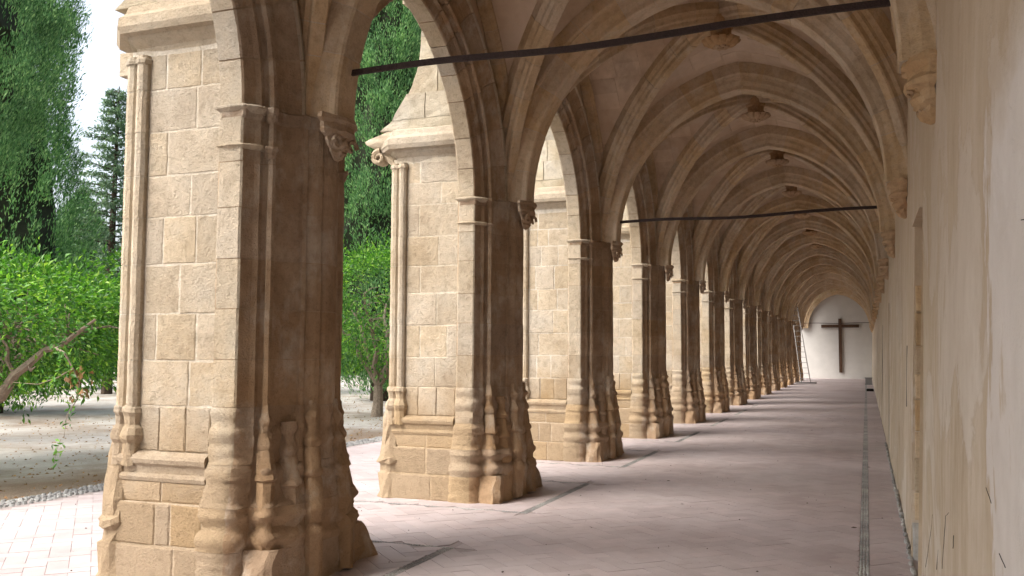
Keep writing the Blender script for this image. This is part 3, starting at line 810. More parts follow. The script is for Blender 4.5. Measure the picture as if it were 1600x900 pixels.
def web_stones(T, k):
    """thin stones of the web that show individually: a pattern of slightly proud panels, four cells"""
    rng = random.Random(k + 50)
    cells = [MB() for _ in range(4)]
    def put(mb, quad, up):
        b = []
        for (x, y) in quad: b.append((XC + WV * x, y, vault_z(x, y) - up))
        c = [(p[0], p[1], p[2] + .02 + up) for p in b]
        mb.add(b + c, [(0, 1, 2, 3), (0, 4, 5, 1), (1, 5, 6, 2), (2, 6, 7, 3), (3, 7, 4, 0)])
    H = L / 2
    for ci, (axis, s) in enumerate((('y', -1), ('y', 1), ('x', -1), ('x', 1))):
        # u: 0 at the boss .. 1 at the rim ; rows are lines of equal position across the cell
        nr = 9
        # axis 'y': cell next to the transverse arch (|y| > |x|): stones in rows along y, i.e. rows at constant x
        rows = 11
        for r in range(rows):
            a0 = -1 + 2 * r / rows; a1 = -1 + 2 * (r + 1) / rows
            lo = max(min(abs(a0), abs(a1)), 0) if a0 * a1 > 0 else 0
            far = max(abs(a0), abs(a1))
            p = far + .10
            while p < .93:
                q = min(p + rng.uniform(.13, .26), .95)
                if q - p < .05: break
                g = .005
                if rng.random() < .62:
                    up = rng.uniform(.002, .007)
                    nseg = 2
                    for h in range(nseg):
                        b0 = lerp(a0 + g, a1 - g, h / nseg); b1 = lerp(a0 + g, a1 - g, (h + 1) / nseg)
                        if axis == 'y': quad = [(b0, s * (p + g) * H), (b1, s * (p + g) * H), (b1, s * (q - g) * H), (b0, s * (q - g) * H)]
                        else: quad = [(s * (p + g), b0 * H), (s * (p + g), b1 * H), (s * (q - g), b1 * H), (s * (q - g), b0 * H)]
                        put(cells[ci], quad, up)
                p = q
    for m in cells:
        if m.v: stuff(m.build('web_stones', WEB, T))

KMIN, KMAX = 1, 14
ORD = ['nearest', 'second', 'third', 'fourth', 'fifth', 'sixth', 'seventh', 'eighth', 'ninth', 'tenth', 'eleventh', 'twelfth', 'thirteenth', 'last']
def pier_label(k):
    if k == 0: return 'sandstone pier just outside the left edge, nearest to the camera'
    if k < 0: return 'sandstone pier behind the camera, outside the picture'
    if k == 1: return 'nearest and largest pier, sandstone with ashlar buttress and worn base, orange tree at its left'
    if k == 2: return 'second pier from the viewer, its buttress cap with scroll standing clear against the cypress'
    if k == 3: return 'third pier from the viewer, buttress ashlars seen framed between second and third shafts'
    if k == 14: return 'last and smallest pier, beside the leaning ladder near the end wall'
    return ORD[k - 1] + ' sandstone pier counted from the viewer along the arcade'
proto = {}
for k in (1, 2, 3): proto[k] = build_pier(k, 11 * k + 2, pier_label(k))
proto['far'] = build_pier(8, 77, pier_label(8), True)
def dup(o, parent=None):
    c = o.copy(); COL.objects.link(c); c.parent = parent
    for ch in o.children: dup(ch, c)
    return c
bpy.context.view_layer.update()
for k in list(range(-1, 1)) + [4, 5, 6, 7] + [9, 10, 11, 12, 13, 14]:
    src = proto['far'] if k >= 8 or k < 0 else proto[(k % 3) + 1]
    c = dup(src); c.location = (.008 * math.sin(k * 2.1), yc(k) + .01 * math.sin(k * 3.3), 0); c['label'] = pier_label(k)

def between(k):
    if k < 1: return None
    return ORD[k - 1], (ORD[k] if k < 14 else 'end wall')
archs = {}
for k in (1, 2, 3): archs[k] = build_arch(k, '', True)
archs[8] = build_arch(8, '', False)
bpy.context.view_layer.update()
for k in [-1, 0] + list(range(4, 8)) + list(range(9, 15)):
    src = archs[8] if k >= 8 or k < 0 else archs[(k % 3) + 1]
    c = dup(src); c.location = (0, yc(k) + L / 2, 0); archs[k] = c
for k, o in archs.items():
    if k >= 14: o['label'] = 'pointed arcade arch between the last pier and the end wall'
    elif k >= 1: o['label'] = 'pointed moulded arch springing from the %s pier to the %s one' % (ORD[k - 1], ORD[k])
    elif k == 0: o['label'] = 'pointed moulded arch coming down on the near side of the nearest pier'
    else: o['label'] = 'arcade arch beside the camera, outside the picture'

bays = {}
for k in (1, 2): bays[k] = build_bay(k, '', 0)
bays[5] = build_bay(5, '', 1)
bays[9] = build_bay(9, '', 2)
bpy.context.view_layer.update()
for k in [-2, -1, 0, 3, 4, 6, 7, 8] + list(range(10, 15)):
    src = bays[(k % 2) + 1] if k in (3, 4) else (bays[5] if k < 9 else bays[9])
    c = dup(src); c.location = (0, yc(k) + L / 2, 0); bays[k] = c
for k, o in bays.items():
    if k >= 14: o['label'] = 'last rib vault bay, touching the white end wall'
    elif k >= 1: o['label'] = 'rib vault bay with hanging boss between the %s and %s piers' % (ORD[k - 1], ORD[k])
    elif k == 0: o['label'] = 'rib vault bay just before the nearest pier, its ribs cut by the top edge'
    else: o['label'] = 'rib vault bay overhead at the camera, outside the picture' if k == -1 else 'rib vault bay behind the camera, outside the picture'
tr = {}
def build_transverse(k, split):
    T = thing('transverse_arch', '', 'arch', (0, yc(k), 0), 'transverse arches crossing the vault'); rib_t(T, split, k * 7); return T
for k in (2, 3): tr[k] = build_transverse(k, True)
tr[8] = build_transverse(8, False)
bpy.context.view_layer.update()
for k in [-1, 0, 1, 4, 5, 6, 7] + list(range(9, 15)) + [15]:
    c = dup(tr[(k % 2) + 2] if 0 < k < 6 else tr[8]); c.location = (0, yc(k), 0); tr[k] = c
for k, o in tr.items():
    if k == 15: o.location = (0, YEND - .19, 0); o['label'] = 'transverse arch set against the white end wall'
    elif k < 1: o['label'] = 'transverse arch just before the camera, above the picture' if k == 0 else 'transverse arch behind the camera, outside the picture'
    elif k == 1: o['label'] = 'transverse arch above the nearest pier, over the long iron tie rod'
    else: o['label'] = 'transverse rib arch over the %s pier, counted from the viewer' % ORD[min(k, 14) - 1]

# ------------------------------------------------------------------ right wall corbels
cp = None
for k in range(-1, 16):
    if cp is None:
        T = thing('wall_corbel', '', 'corbel', (.40, yc(k), 0), 'carved corbels on the right wall')
        m = corbel_mesh(0, 0, 5, 1); m.v = [(x * 1.45, y * 1.0, z) for x, y, z in m.v]; m.build('bracket', CARV, T, jit=.02, seed=4)
        m = MB(); rng = random.Random(3)
        for j in range(19):
            row, kk = (0, j) if j < 8 else ((1, j - 8) if j < 14 else (2, j - 14)); cnt = (8, 6, 5)[row]
            a = -1.35 + 2.7 * (kk + .5) / cnt + rng.uniform(-.06, .06); zz = (3.125, 3.06, 3.0)[row] + rng.uniform(-.008, .008); rr = .04 + (zz - 2.93) * .42
            base = Vector((-rr * math.cos(a) * 1.0, rr * math.sin(a) * 1.0, zz))
            pts = []
            for q in range(7):
                b = q * .75; r2 = .024 * math.exp(-b * .18)
                pts.append(base + Vector((-r2 * math.cos(b) * .8, r2 * math.sin(a * 3 + b) * .7, r2 * math.sin(b))))
            m.tube(pts, [.012 * (1 - q / 10) for q in range(7)], 6)
        m.build('carved_leaves', CARV, T); cp = T
        bpy.context.view_layer.update()
    else:
        T = dup(cp); T.location = (.40, yc(k), 0)
    T['label'] = ('nearest carved corbel on the plaster wall, at upper right' if k == 1 else 'carved wall corbel at the end of the walk' if k == 15 else
                  ('corbel on the right wall beside the camera, outside the picture' if k == 0 else 'corbel on the right wall behind the camera') if k < 1 else '%s carved leaf corbel along the plaster wall from the viewer' % ORD[k - 1])

# ------------------------------------------------------------------ right wall
def wall_right():
    holes = [(6.95, 8.02, -.3, 2.62)]          # blocked doorway
    ys = sorted(set([-8.0, 6.95, 8.02, YEND] + [round(y, 3) for y in np.arange(-8, YEND, .22)]))
    ys = [y for y in ys if not (6.90 < y < 7.0 and y != 6.95) and not (7.97 < y < 8.07 and y != 8.02)]
    zs = sorted(set([-.3, 2.62] + [round(z, 3) for z in np.arange(0, 6.3, .22)])); zs = [z for z in zs if not (2.55 < z < 2.7 and z != 2.62)]
    v = []; f = []
    und = lambda y, z: .022 * nz((0, y * .55, z * .25), 1, 3) + .012 * nz((1, y * 1.9, z * .5), 1, 9) + .004 * nz((1, y, z), 3, 2)
    for y in ys:
        for z in zs: v.append((xw(z) + und(y, z), y, z))
    nzs = len(zs)
    for i in range(len(ys) - 1):
        for j in range(nzs - 1):
            if ys[i] >= 6.95 - 1e-6 and ys[i + 1] <= 8.02 + 1e-6 and zs[j + 1] <= 2.62 + 1e-6: continue
            a = i * nzs + j; f.append((a, a + 1, a + nzs + 1, a + nzs))
    # recess reveals and back
    D = .16
    def q(a, b, c, d):
        n = len(v); v.extend([a, b, c, d]); f.append((n, n + 1, n + 2, n + 3))
    x0, x1 = xw(-.3) - .02, xw(2.62)
    for y in (6.95, 8.02): q((x0, y, -.3), (x1, y, 2.62), (x1 + D, y, 2.62), (x0 + D, y, -.3))
    q((x1 - .02, 6.95, 2.62), (x1 - .02, 8.02, 2.62), (x1 + D, 8.02, 2.62), (x1 + D, 6.95, 2.62))
    q((x0 + D, 6.95, -.3), (x0 + D, 8.02, -.3), (x1 + D, 8.02, 2.62), (x1 + D, 6.95, 2.62))
    return v, f
T = thing('plaster_wall', 'long cream plastered wall with stains closing the right side of the walk', 'wall', (.31, 0, 0))
v, f = wall_right()
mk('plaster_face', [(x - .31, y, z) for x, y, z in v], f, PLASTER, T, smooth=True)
m = MB(); m.box(.45, .9, -8, YEND + .3, -.3, 6.3); m.build('wall_core', MORTAR, T)
QS = stone_mat('doorway jamb stone', (.42, .30, .18), (.5, .38, .24), (.54, .44, .3), grain=.6, pits=False)
rng = random.Random(8); z = .30
while z < 2.05:
    h = rng.uniform(.20, .27); m = MB(); rng2 = random.Random(int(z * 100))
    face_block(m, .012 + .028 * z, .15, z + .004, z + h - .004, 8.0, -1, .06, rng2, .008, .003); m.build('jamb_stone', QS, T); z += h
m = MB(); face_block(m, .0, .16, -.02, .28, 7.99, -1, .06, rng, .01, .004); m.build('jamb_foot_stone', PEBBLE, T)
def LEAN(m):
    u = lambda y, z: .022 * nz((0, y * .55, z * .25), 1, 3) + .012 * nz((1, y * 1.9, z * .5), 1, 9) + .004 * nz((1, y, z), 3, 2)
    m.v = [(x + xw(z) - .31 + u(y, z), y, z) for x, y, z in m.v]
CRACKS = [[(5.92, 0.68), (6.1, 0.51), (6.41, 0.23)], [(4.57, 0.9), (4.8, 0.85), (4.89, 0.71), (5.03, 0.53)], [(5.35, 0.59), (5.5, 0.43)], [(4.24, 0.86), (4.26, 0.79)], [(3.22, 1.19), (3.1, 1.15)], [(2.97, 1.04), (2.84, 1.02)], [(2.55, 1.93), (2.38, 1.91)]]
m = MB(); m.box(-.004, .03, 9.27, 9.31, 1.12, 1.68); LEAN(m); m.build('wall_slit', DARK, T)
m = MB(); m.box(-.004, .03, 16.60, 16.66, .05, 2.45); LEAN(m); m.build('door_edge', DARK, T)
m = MB(); m.box(-.004, .03, 24.0, 24.05, .02, 2.3); LEAN(m); m.build('door_edge', DARK, T)
for cr_ in CRACKS:
    m = MB(); rngc = random.Random(int(cr_[0][0] * 100)); pts = []
    for (a, b) in zip(cr_, cr_[1:]):
        for q in range(5): t_ = q / 5; y_ = lerp(a[0], b[0], t_) + rngc.uniform(-.008, .008); z_ = lerp(a[1], b[1], t_); pts.append((xw(z_) - .31 - .001 + .022 * nz((0, y_ * .55, z_ * .25), 1, 3) + .012 * nz((1, y_ * 1.9, z_ * .5), 1, 9) + .004 * nz((1, y_, z_), 3, 2), y_, z_))
    m.tube(pts, .0013, 4); m.build('wall_crack', DARK, T)
# dark joint and worn stones where wall meets floor
m = MB(); rng = random.Random(4); y = 3.0
fs = thing('wall_foot_stones', 'row of small worn stones in the gap at the foot of the plaster wall', 'stone row', (.29, 5, 0))
for i in range(70):
    l = rng.uniform(.12, .3); m = MB(); m.lathe([(.03, -.02), (.04, .0), (.035, .012), (.018, .018)], (0.0, y + l / 2 - 5, 0), 7, (rng.uniform(.4, .7), l / .09)); m.build('foot_stone', PEBBLE, fs, jit=.012, seed=i); y += l + .01

# ------------------------------------------------------------------ end wall, cross
T = thing('end_wall', 'white limewashed wall closing the far end of the walk', 'wall', (XC, YEND, 0))
m = MB(); m.box(-4.6, 3.0, 0, .3, -.3, 7); m.build('wall_face', WHITEWALL, T)
T = thing('wooden_cross', 'tall dark wooden cross hanging on the white end wall', 'cross', (-1.58, YEND - .08, .39))
m = MB(); m.box(-.10, .10, -.06, .06, 0, 3.52); m.build('upright', WOOD, T)
m = MB(); m.box(-1.17, 1.17, -.075, .045, 2.93, 3.13); m.build('crossbar', WOOD, T)

# ------------------------------------------------------------------ tie rods
def rod(label, y, z0, z1, xa, xb, r, sag=.0):
    m = MB(); n = 24; rng = random.Random(int(y))
    fr = []
    for i in range(n + 1):
        t = i / n; x = lerp(xa, xb, t); z = lerp(z0, z1, t) - sag * 4 * t * (1 - t) + .010 * math.sin(t * 9) - .02 * max(0, 1 - abs(t - .45) / .25)
        fr.append((Vector((x, 0, z)), Vector((0, 1, 0)), Vector((0, 0, 1))))
    m.sweep([(-r * .55, -r), (r * .55, -r), (r * .6, r), (-r * .6, r)], fr)
    o = m.build('tie_rod', IRON, None); o.location = (0, y, 0); tag(o, label, 'tie rod', 'iron tie rods across the walk')
rod('dark iron tie rod crossing the whole upper picture above the nearest pier', yc(1) + .03, 3.66, 3.70, -3.62, .30, .021)
rod('dark iron tie rod across the walk at the third pier', yc(3), 3.62, 3.66, -3.62, .30, .021)
rod('thin iron tie rod just before the end wall, behind the cross arms', YEND - 2.4, 3.55, 3.55, -3.7, .36, .018)

# ------------------------------------------------------------------ floor and garden ground
v = [(-400, -400, -.06), (400, -400, -.06), (400, 700, -.06), (-400, 700, -.06)]
gx = sorted(set(list(np.arange(-60, -8.4, .6)) + [-8.42])); gy = list(np.arange(-20, 90, .6)); V = []; F = []
for y in gy:
    for x in gx:
        V.append((x, y, -.03 + (.05 * nz((x * .3, y * .3, 0), 1, 1) + .02 * nz((x, y, 0), 2.0, 4)) * min(1, (-8.42 - x) / 1.0)))
nx_ = len(gx)
for j in range(len(gy) - 1):
    for i in range(nx_ - 1): a = j * nx_ + i; F.append((a, a + 1, a + nx_ + 1, a + nx_))
structure(mk('garden_ground', V, F, GROUND, smooth=True))
structure(mk('far_ground', [(-600, -600, -.12), (600, -600, -.12), (600, 900, -.12), (-600, 900, -.12)], [(0, 1, 2, 3)], GROUND))
FLOOR = structure(mk('walk_floor', [(-8.2, -9, -.006), (.44, -9, -.006), (.44, YEND + .1, -.006), (-8.2, YEND + .1, -.006)], [(0, 1, 2, 3)], GROUT))
# herringbone tiles at 45 degrees
S = .150; tiles = []
strips = []                                  # rectangles kept free of tiles
for k in range(0, 15):
    c = yc(k); strips += [(-3.27, -3.19, c - 1.06, c + 1.20), (-5.9, -3.19, c - 1.06, c - 1.03), (-5.9, -3.19, c + 1.17, c + 1.20)]
strips.append((-.085, -.01, -9, YEND))
def blocked(x, y, r=.0):
    for (a, b, c, d) in strips:
        if a - r < x < b + r and c - r < y < d + r: return True
    return False
c45 = math.cos(math.pi / 4); rngT = random.Random(9)
piers_y = [yc(k) for k in range(-1, 15)]
def clip_poly(P, axis, val, keep_less):
    out = []
    for i in range(len(P)):
        a, b = P[i], P[(i + 1) % len(P)]
        ia = (a[axis] <= val) == keep_less; ib = (b[axis] <= val) == keep_less
        if ia: out.append(a)
        if ia != ib:
            t = (val - a[axis]) / (b[axis] - a[axis]); out.append((a[0] + (b[0] - a[0]) * t, a[1] + (b[1] - a[1]) * t))
    return out
for i in range(-90, 240):
    for j in range(-170, 170):
        # herringbone unit cell: horizontal tile at (i,j), vertical tile beside it, repeating every 4 in i with shift
        if (i - j) % 4 == 0: rect = (i, j, i + 2, j + 1)
        elif (i - j) % 4 == 3: rect = (i, j - 0, i + 1, j + 2) if False else (i, j, i + 1, j + 2)
        else: continue
        cx = (rect[0] + rect[2]) / 2 * S; cy = (rect[1] + rect[3]) / 2 * S
        x = (cx - cy) * c45; y = (cx + cy) * c45
        if not (-8.1 < x < .32 and 2.6 < y < 26): continue
        if x < -7.0 - .0 and y > 20: continue
        if blocked(x, y, .02): continue
        g = .0019; P = []
        for (u, w_) in ((rect[0] * S + g, rect[1] * S + g), (rect[2] * S - g, rect[1] * S + g), (rect[2] * S - g, rect[3] * S - g), (rect[0] * S + g, rect[3] * S - g)):
            P.append(((u - w_) * c45, (u + w_) * c45))
        # trim against the long strips so that nothing overlaps
        for (a, b, c, d) in strips:
            if y < c - .2 or y > d + .2 or x < a - .2 or x > b + .2: continue
            if b - a < d - c:
                if x <= a: P = clip_poly(P, 0, a - .003, True)
                elif x >= b: P = clip_poly(P, 0, b + .003, False)
            else:
                if y <= c: P = clip_poly(P, 1, c - .003, True)
                elif y >= d: P = clip_poly(P, 1, d + .003, False)
        P = clip_poly(P, 0, .30, True)
        if len(P) < 3: continue
        tiles.append((x, y, P))
camr = lambda t: math.hypot(t[0], t[1])
def in_view(t):
    a = math.degrees(math.atan2(-t[0], t[1])); return -9 < a < 51 and math.hypot(*t[:2]) > 4.4
tiles.sort(key=lambda t: (0 if in_view(t) else 1, camr(t)))
rest = MB()
for n, (x, y, P) in enumerate(tiles):
    h = rngT.uniform(-.0012, .0012); tl = [rngT.uniform(-.0006, .0006) for _ in P]
    m = MB() if n < 300 else rest
    ox, oy = (x, y) if n < 300 else (0, 0)
    k = len(P); top = [(a - ox, b - oy, h + e) for (a, b), e in zip(P, tl)]; bot = [(a - ox, b - oy, -.02) for a, b in P]
    m.add(top + bot, [tuple(range(k))] + [(i, k + i, k + (i + 1) % k, (i + 1) % k) for i in range(k)])
    if n < 300:
        o = m.build('floor_tile', TILE, FLOOR); o.location = (x, y, 0)
stuff(rest.build('floor_tiles', TILE, FLOOR))
structure(mk('far_paving', [(-8.1, 25.8, -.0035), (.31, 25.8, -.0035), (.31, YEND, -.0035), (-8.1, YEND, -.0035)], [(0, 1, 2, 3)], TILE))
# pebble strips
def pebbles(name, rects, size, seed, zamp=.006, parent=None, mat=PEBBLE, ymax=30):
    rng = random.Random(seed); m = MB()
    for (a, b, c, d) in rects:
        nxx = max(1, round((b - a) / size)); y = c
        while y < min(d, ymax):
            for i in range(nxx):
                px = a + (i + .5 + rng.uniform(-.2, .2)) * (b - a) / nxx; py = y + rng.uniform(-.2, .2) * size
                r = size * rng.uniform(.36, .52); an = rng.uniform(0, 3.1); z = rng.uniform(0, zamp); el = rng.uniform(.6, 1.3)
                ring = [(px + r * math.cos(an + q * 1.047) * el, py + r * math.sin(an + q * 1.047), -.004) for q in range(6)]
                top = [(px + .6 * r * math.cos(an + q * 1.047) * el, py + .6 * r * math.sin(an + q * 1.047), z + r * .16) for q in range(6)]
                m.add(ring + top, [(q, (q + 1) % 6, 6 + (q + 1) % 6, 6 + q) for q in range(6)] + [(6, 7, 8, 9, 10, 11)])
            y += size * .95
    return stuff(m.build(name, mat, parent, smooth=False))
pebbles('pebble_strips', [s for s in strips if s[1] - s[0] < 1 and s[0] > -3.3 and s[0] < -3], .026, 1, .001, FLOOR)
pebbles('pebble_wall_strip', [(-.085, -.01, 2.5, 16)], .025, 2, .0, FLOOR)
pebbles('pebble_cross_strips', [s for s in strips if s[1] - s[0] > 1], .028, 3, .001, FLOOR, ymax=22)
structure(mk('grey_floor_strip', [(-.085, 15.9, -.002), (-.01, 15.9, -.002), (-.01, YEND, -.002), (-.085, YEND, -.002)], [(0, 1, 2, 3)], PEBBLE))
# cobbled gutter edging the garden
KB = structure(mk('gutter_bed', [(-8.62, -6, -.01), (-8.19, -6, -.004), (-8.19, 60, -.004), (-8.62, 60, -.01)], [(0, 1, 2, 3)], GROUT))
cob = [(-8.60, -8.21, 4.0, 40)]
pebbles('gutter_cobbles', cob, .078, 6, .016, KB, ymax=40)
# fallen leaves and grit
rng = random.Random(12); m = MB()
for i in range(420):
    y = 3.5 + 22 * rng.random() ** 1.5; x = rng.uniform(-8, .28); s = rng.uniform(.004, .012) if rng.random() < .9 else rng.uniform(.015, .035); a = rng.uniform(0, 6.3)
    q = [(x + s * math.cos(a), y + s * math.sin(a), .006), (x + s * .5 * math.cos(a + 1.5), y + s * .5 * math.sin(a + 1.5), .012), (x - s * math.cos(a), y - s * math.sin(a), .006), (x - s * .4 * math.cos(a + 1.5), y - s * .4 * math.sin(a + 1.5), .004)]
    m.add(q, [(0, 1, 2), (0, 2, 3)])
o = m.build('leaf_litter', DARKBARK); stuff(o); tag(o, 'scattered crumbs of dry leaf on the paved walk', 'litter')
rng = random.Random(13); m = MB()
for i in range(3600):
    x = -8.6 - 9 * rng.random() ** 1.6; y = rng.uniform(4, 34); s = rng.uniform(.01, .035); a = rng.uniform(0, 6.3); z = -.015 + rng.uniform(0, .03)
    q = [(x + s * math.cos(a), y + s * math.sin(a), z), (x + s * .5 * math.cos(a + 1.5), y + s * .5 * math.sin(a + 1.5), z + .02), (x - s * math.cos(a), y - s * math.sin(a), z), (x - s * .4 * math.cos(a + 1.5), y - s * .4 * math.sin(a + 1.5), z + .005)]
    m.add(q, [(0, 1, 2), (0, 2, 3)])
o = m.build('ground_litter', DRY_LEAF); stuff(o); tag(o, 'brown leaf litter spread on the garden earth', 'litter')

# ------------------------------------------------------------------ unseen roof slab, added to keep sky light out of the vault
m = MB(); m.box(-5.0, 1.2, -9, YEND + .6, 6.18, 6.34); structure(m.build('sky_block_roof', WEATHERED))

# ------------------------------------------------------------------ ladder, boxes
T = thing('ladder', 'aluminium ladder leaning beside the last piers near the white end wall', 'ladder', (-3.38, 52.5, 0))
for s in (-1, 1):
    m = MB(); m.tube([(s * .24 + .30, 0, .03), (s * .17 - .32, 1.1, 4.2)], .028, 6); m.build('rail', ALU, T)
for j in range(14):
    t = (j + .8) / 14.5; cx = lerp(.30, -.32, t); w_ = lerp(.24, .17, t); m = MB()
    m.tube([(cx - w_, 1.1 * t, .03 + 4.17 * t), (cx + w_, 1.1 * t, .03 + 4.17 * t)], .014, 6); m.build('rung', ALU, T)
m = MB(); m.box(-.25, .85, -.06, .06, 0, .07); m.build('foot_bar', ALU, T)
T = thing('floor_lamp_box', 'small grey metal box on the floor at the foot of the right wall, far end', 'box', (.08, 52.0, 0))
m = MB(); m.box(-.16, .16, -.15, .15, .04, .33); m.build('case', GREYBOX, T)
m = MB(); m.box(-.19, .19, -.18, .18, .33, .38); m.build('lid', GREYBOX, T)
m = MB(); m.box(-.18, .18, -.17, .17, 0, .05); m.build('foot', GREYBOX, T)
T = thing('black_box', 'low black box on the floor by the right wall, nearer than the grey one', 'box', (.12, 43.0, 0))
m = MB(); m.box(-.15, .15, -.12, .12, 0, .09); m.build('case', DARK, T)
m = MB(); m.box(-.12, .12, -.10, .10, .09, .11); m.build('lid', DARK, T)

# ------------------------------------------------------------------ vegetation
def leaves(name, C, D, U, Ls, Ws, mat, parent, fold=.25):
    """numpy leaf cloud: centres C, directions D, side vectors U"""
    n = len(C); D = D / np.linalg.norm(D, axis=1, keepdims=True)
    S_ = np.cross(D, U); S_ /= np.maximum(np.linalg.norm(S_, axis=1, keepdims=True), 1e-6); Nn = np.cross(S_, D)
    Ls = Ls[:, None]; Ws = Ws[:, None]
    base = C - D * Ls * .5; tip = C + D * Ls * .5 - Nn * Ls * .12
    l = C - S_ * Ws * .5 + Nn * Ws * fold; r = C + S_ * Ws * .5 + Nn * Ws * fold
    V = np.stack([base, l, tip, r], axis=1).reshape(-1, 3)
    i = np.arange(n) * 4
    F = np.stack([i, i + 1, i + 2, i, i + 2, i + 3], axis=1).reshape(-1, 3)
    # two triangles share base and tip: one island per leaf
    o = mk_np(name, V, F, mat, parent, n=3); return stuff(o)

def citrus(loc, crown_c, crown_r, n, seed, label, leaf=.10, trunk_r=.11, branches=7, twigs=60, group='orange trees of the garden', dry=0):
    rs = np.random.RandomState(seed); rng = random.Random(seed)
    T = thing('orange_tree', label, 'tree', loc, group)
    cc = np.array(crown_c, float); cr = np.array(crown_r, float)
    m = MB(); top = Vector((cc[0] * .25, cc[1] * .25, max(.6, (cc[2] - cr[2]) * .8)))
    m.tube([(0, 0, -.1), (.03, .02, top.z * .4), tuple(top)], [trunk_r * 1.3, trunk_r, trunk_r * .85], 9)
    m.build('trunk', BARK, T)
    m = MB(); tips = []
    for b in range(branches):
        a = 2 * math.pi * (b + rng.random() * .6) / branches; e = rng.uniform(.1, .8)
        end = Vector((cc[0] + cr[0] * .75 * math.cos(a), cc[1] + cr[1] * .75 * math.sin(a), cc[2] + cr[2] * (e - .55)))
        pts = []
        for q in range(7):
            t = q / 6; p = top.lerp(end, t); w_ = .14 * math.sin(t * 3.1)
            pts.append(p + Vector((rng.uniform(-w_, w_), rng.uniform(-w_, w_), w_ * 1.2)))
        m.tube(pts, [trunk_r * .62 * (1 - .75 * q / 6) for q in range(7)], 7); tips += pts[3:]
    m.build('limbs', BARK, T)
    m = MB()
    for _ in range(twigs):
        p = rng.choice(tips); d = Vector((rng.gauss(0, 1), rng.gauss(0, 1), rng.gauss(.2, .7))).normalized() * rng.uniform(.3, .8)
        m.tube([p, p + d * .5 + Vector((0, 0, .05)), p + d], [.014, .009, .004], 5)
    m.build('twigs', BARK, T)
    # leaf clumps in the outer shell
    nc = max(30, n // 40); u = rs.normal(size=(nc, 3)); u /= np.linalg.norm(u, axis=1, keepdims=True)
    rad = rs.uniform(.45, 1.0, (nc, 1)) ** .5
    bumpy = 1 + .16 * np.sin(u[:, :1] * 7 + seed) * np.cos(u[:, 1:2] * 6 + u[:, 2:3] * 5)
    K = cc + u * rad * cr * bumpy
    idx = rs.randint(0, nc, n); off = rs.normal(size=(n, 3)) * np.array([.20, .20, .16]) * (.8 + .5 * (leaf / .1 - 1))
    C = K[idx] + off
    D = off + u[idx] * .22 + rs.normal(size=(n, 3)) * .10 + np.array([0, 0, -.02])
    U = np.array([0, 0, 1.0]) + rs.normal(size=(n, 3)) * .45 + u[idx] * .3
    leaves('crown', C, D, U, rs.uniform(.6, 1.3, n) * leaf, rs.uniform(.34, .52, n) * leaf, ORANGE_LEAF, T)
    return T

def cypress(loc, h, r, n, seed, label, z0=.5, spray=.16, lean=0.0, prof=None, mat=None, group='tall cypresses of the garden', lobes=9):
    rs = np.random.RandomState(seed)
    T = thing('cypress_tree', label, 'tree', loc, group)
    m = MB(); m.tube([(0, 0, -.1), (0, 0, h * .5), (0, 0, h * .93)], [r * .16, r * .10, .02], 9); m.build('trunk', DARKBARK, T)
    # vertical flame-like lobes
    t = rs.uniform(0, 1, n) ** .85; a = rs.uniform(0, 2 * math.pi, n)
    zz = z0 + t * (h - z0)
    pr = prof or (lambda t: np.clip(np.minimum(.55 + t * 2.2, 1.0) * np.clip((1 - t) * 1.5, 0, 1) ** .6, .02, 1))
    R0 = r * pr(t)
    f1 = np.sin(a * 17 + zz * 5.3 + 3 * np.sin(zz * 2 + a * 3)) * .05 + np.sin(a * 23 - zz * 7.7 + seed) * .03 + np.sin(a * 3 + zz * .9 + seed) * .10 + np.sin(a * 5 - zz * 1.7) * .07 + np.sin(a * lobes + zz * 2.8 + seed * 2) * .055 + np.sin(zz * 4.4 + a * 2) * .035
    rad = R0 * (1 + f1) * (1 - np.abs(rs.normal(0, .13, n)))
    gap = np.sin(a * 7 + zz * 1.9 + 1.3 * seed) + np.sin(a * 4 - zz * 3.1)
    rad *= np.where(gap > 1.15, .74, 1.0)
    nc = max(60, n // 70); ci = rs.randint(0, nc, n); g_ = spray / .10
    cc_ = np.stack([rad * np.cos(a), rad * np.sin(a), zz], axis=1)[:nc]; ac = a[:nc][ci]
    out = np.stack([np.cos(ac), np.sin(ac), np.zeros(n)], axis=1)
    off = rs.normal(size=(n, 3)) * np.array([.085, .085, .22]) * g_
    C = cc_[ci] + off + out * np.abs(rs.normal(0, .05, n))[:, None] + out * (.10 - .35 * (off[:, 2:3] / (.24 * g_)) ** 2 * .12)
    D = out * .55 + np.array([0, 0, 1.0]) + off * np.array([2.2, 2.2, .6]) + rs.normal(size=(n, 3)) * .26
    U = out + rs.normal(size=(n, 3)) * .5
    leaves('crown', C, D, U, rs.uniform(.6, 1.5, n) * spray, rs.uniform(.2, .38, n) * spray, mat or CYPRESS_LEAF, T, .12)
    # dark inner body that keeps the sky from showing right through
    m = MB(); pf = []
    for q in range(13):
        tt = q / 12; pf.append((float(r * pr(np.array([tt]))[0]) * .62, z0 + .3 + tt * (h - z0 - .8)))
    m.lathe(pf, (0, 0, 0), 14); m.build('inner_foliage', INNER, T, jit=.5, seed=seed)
    return T

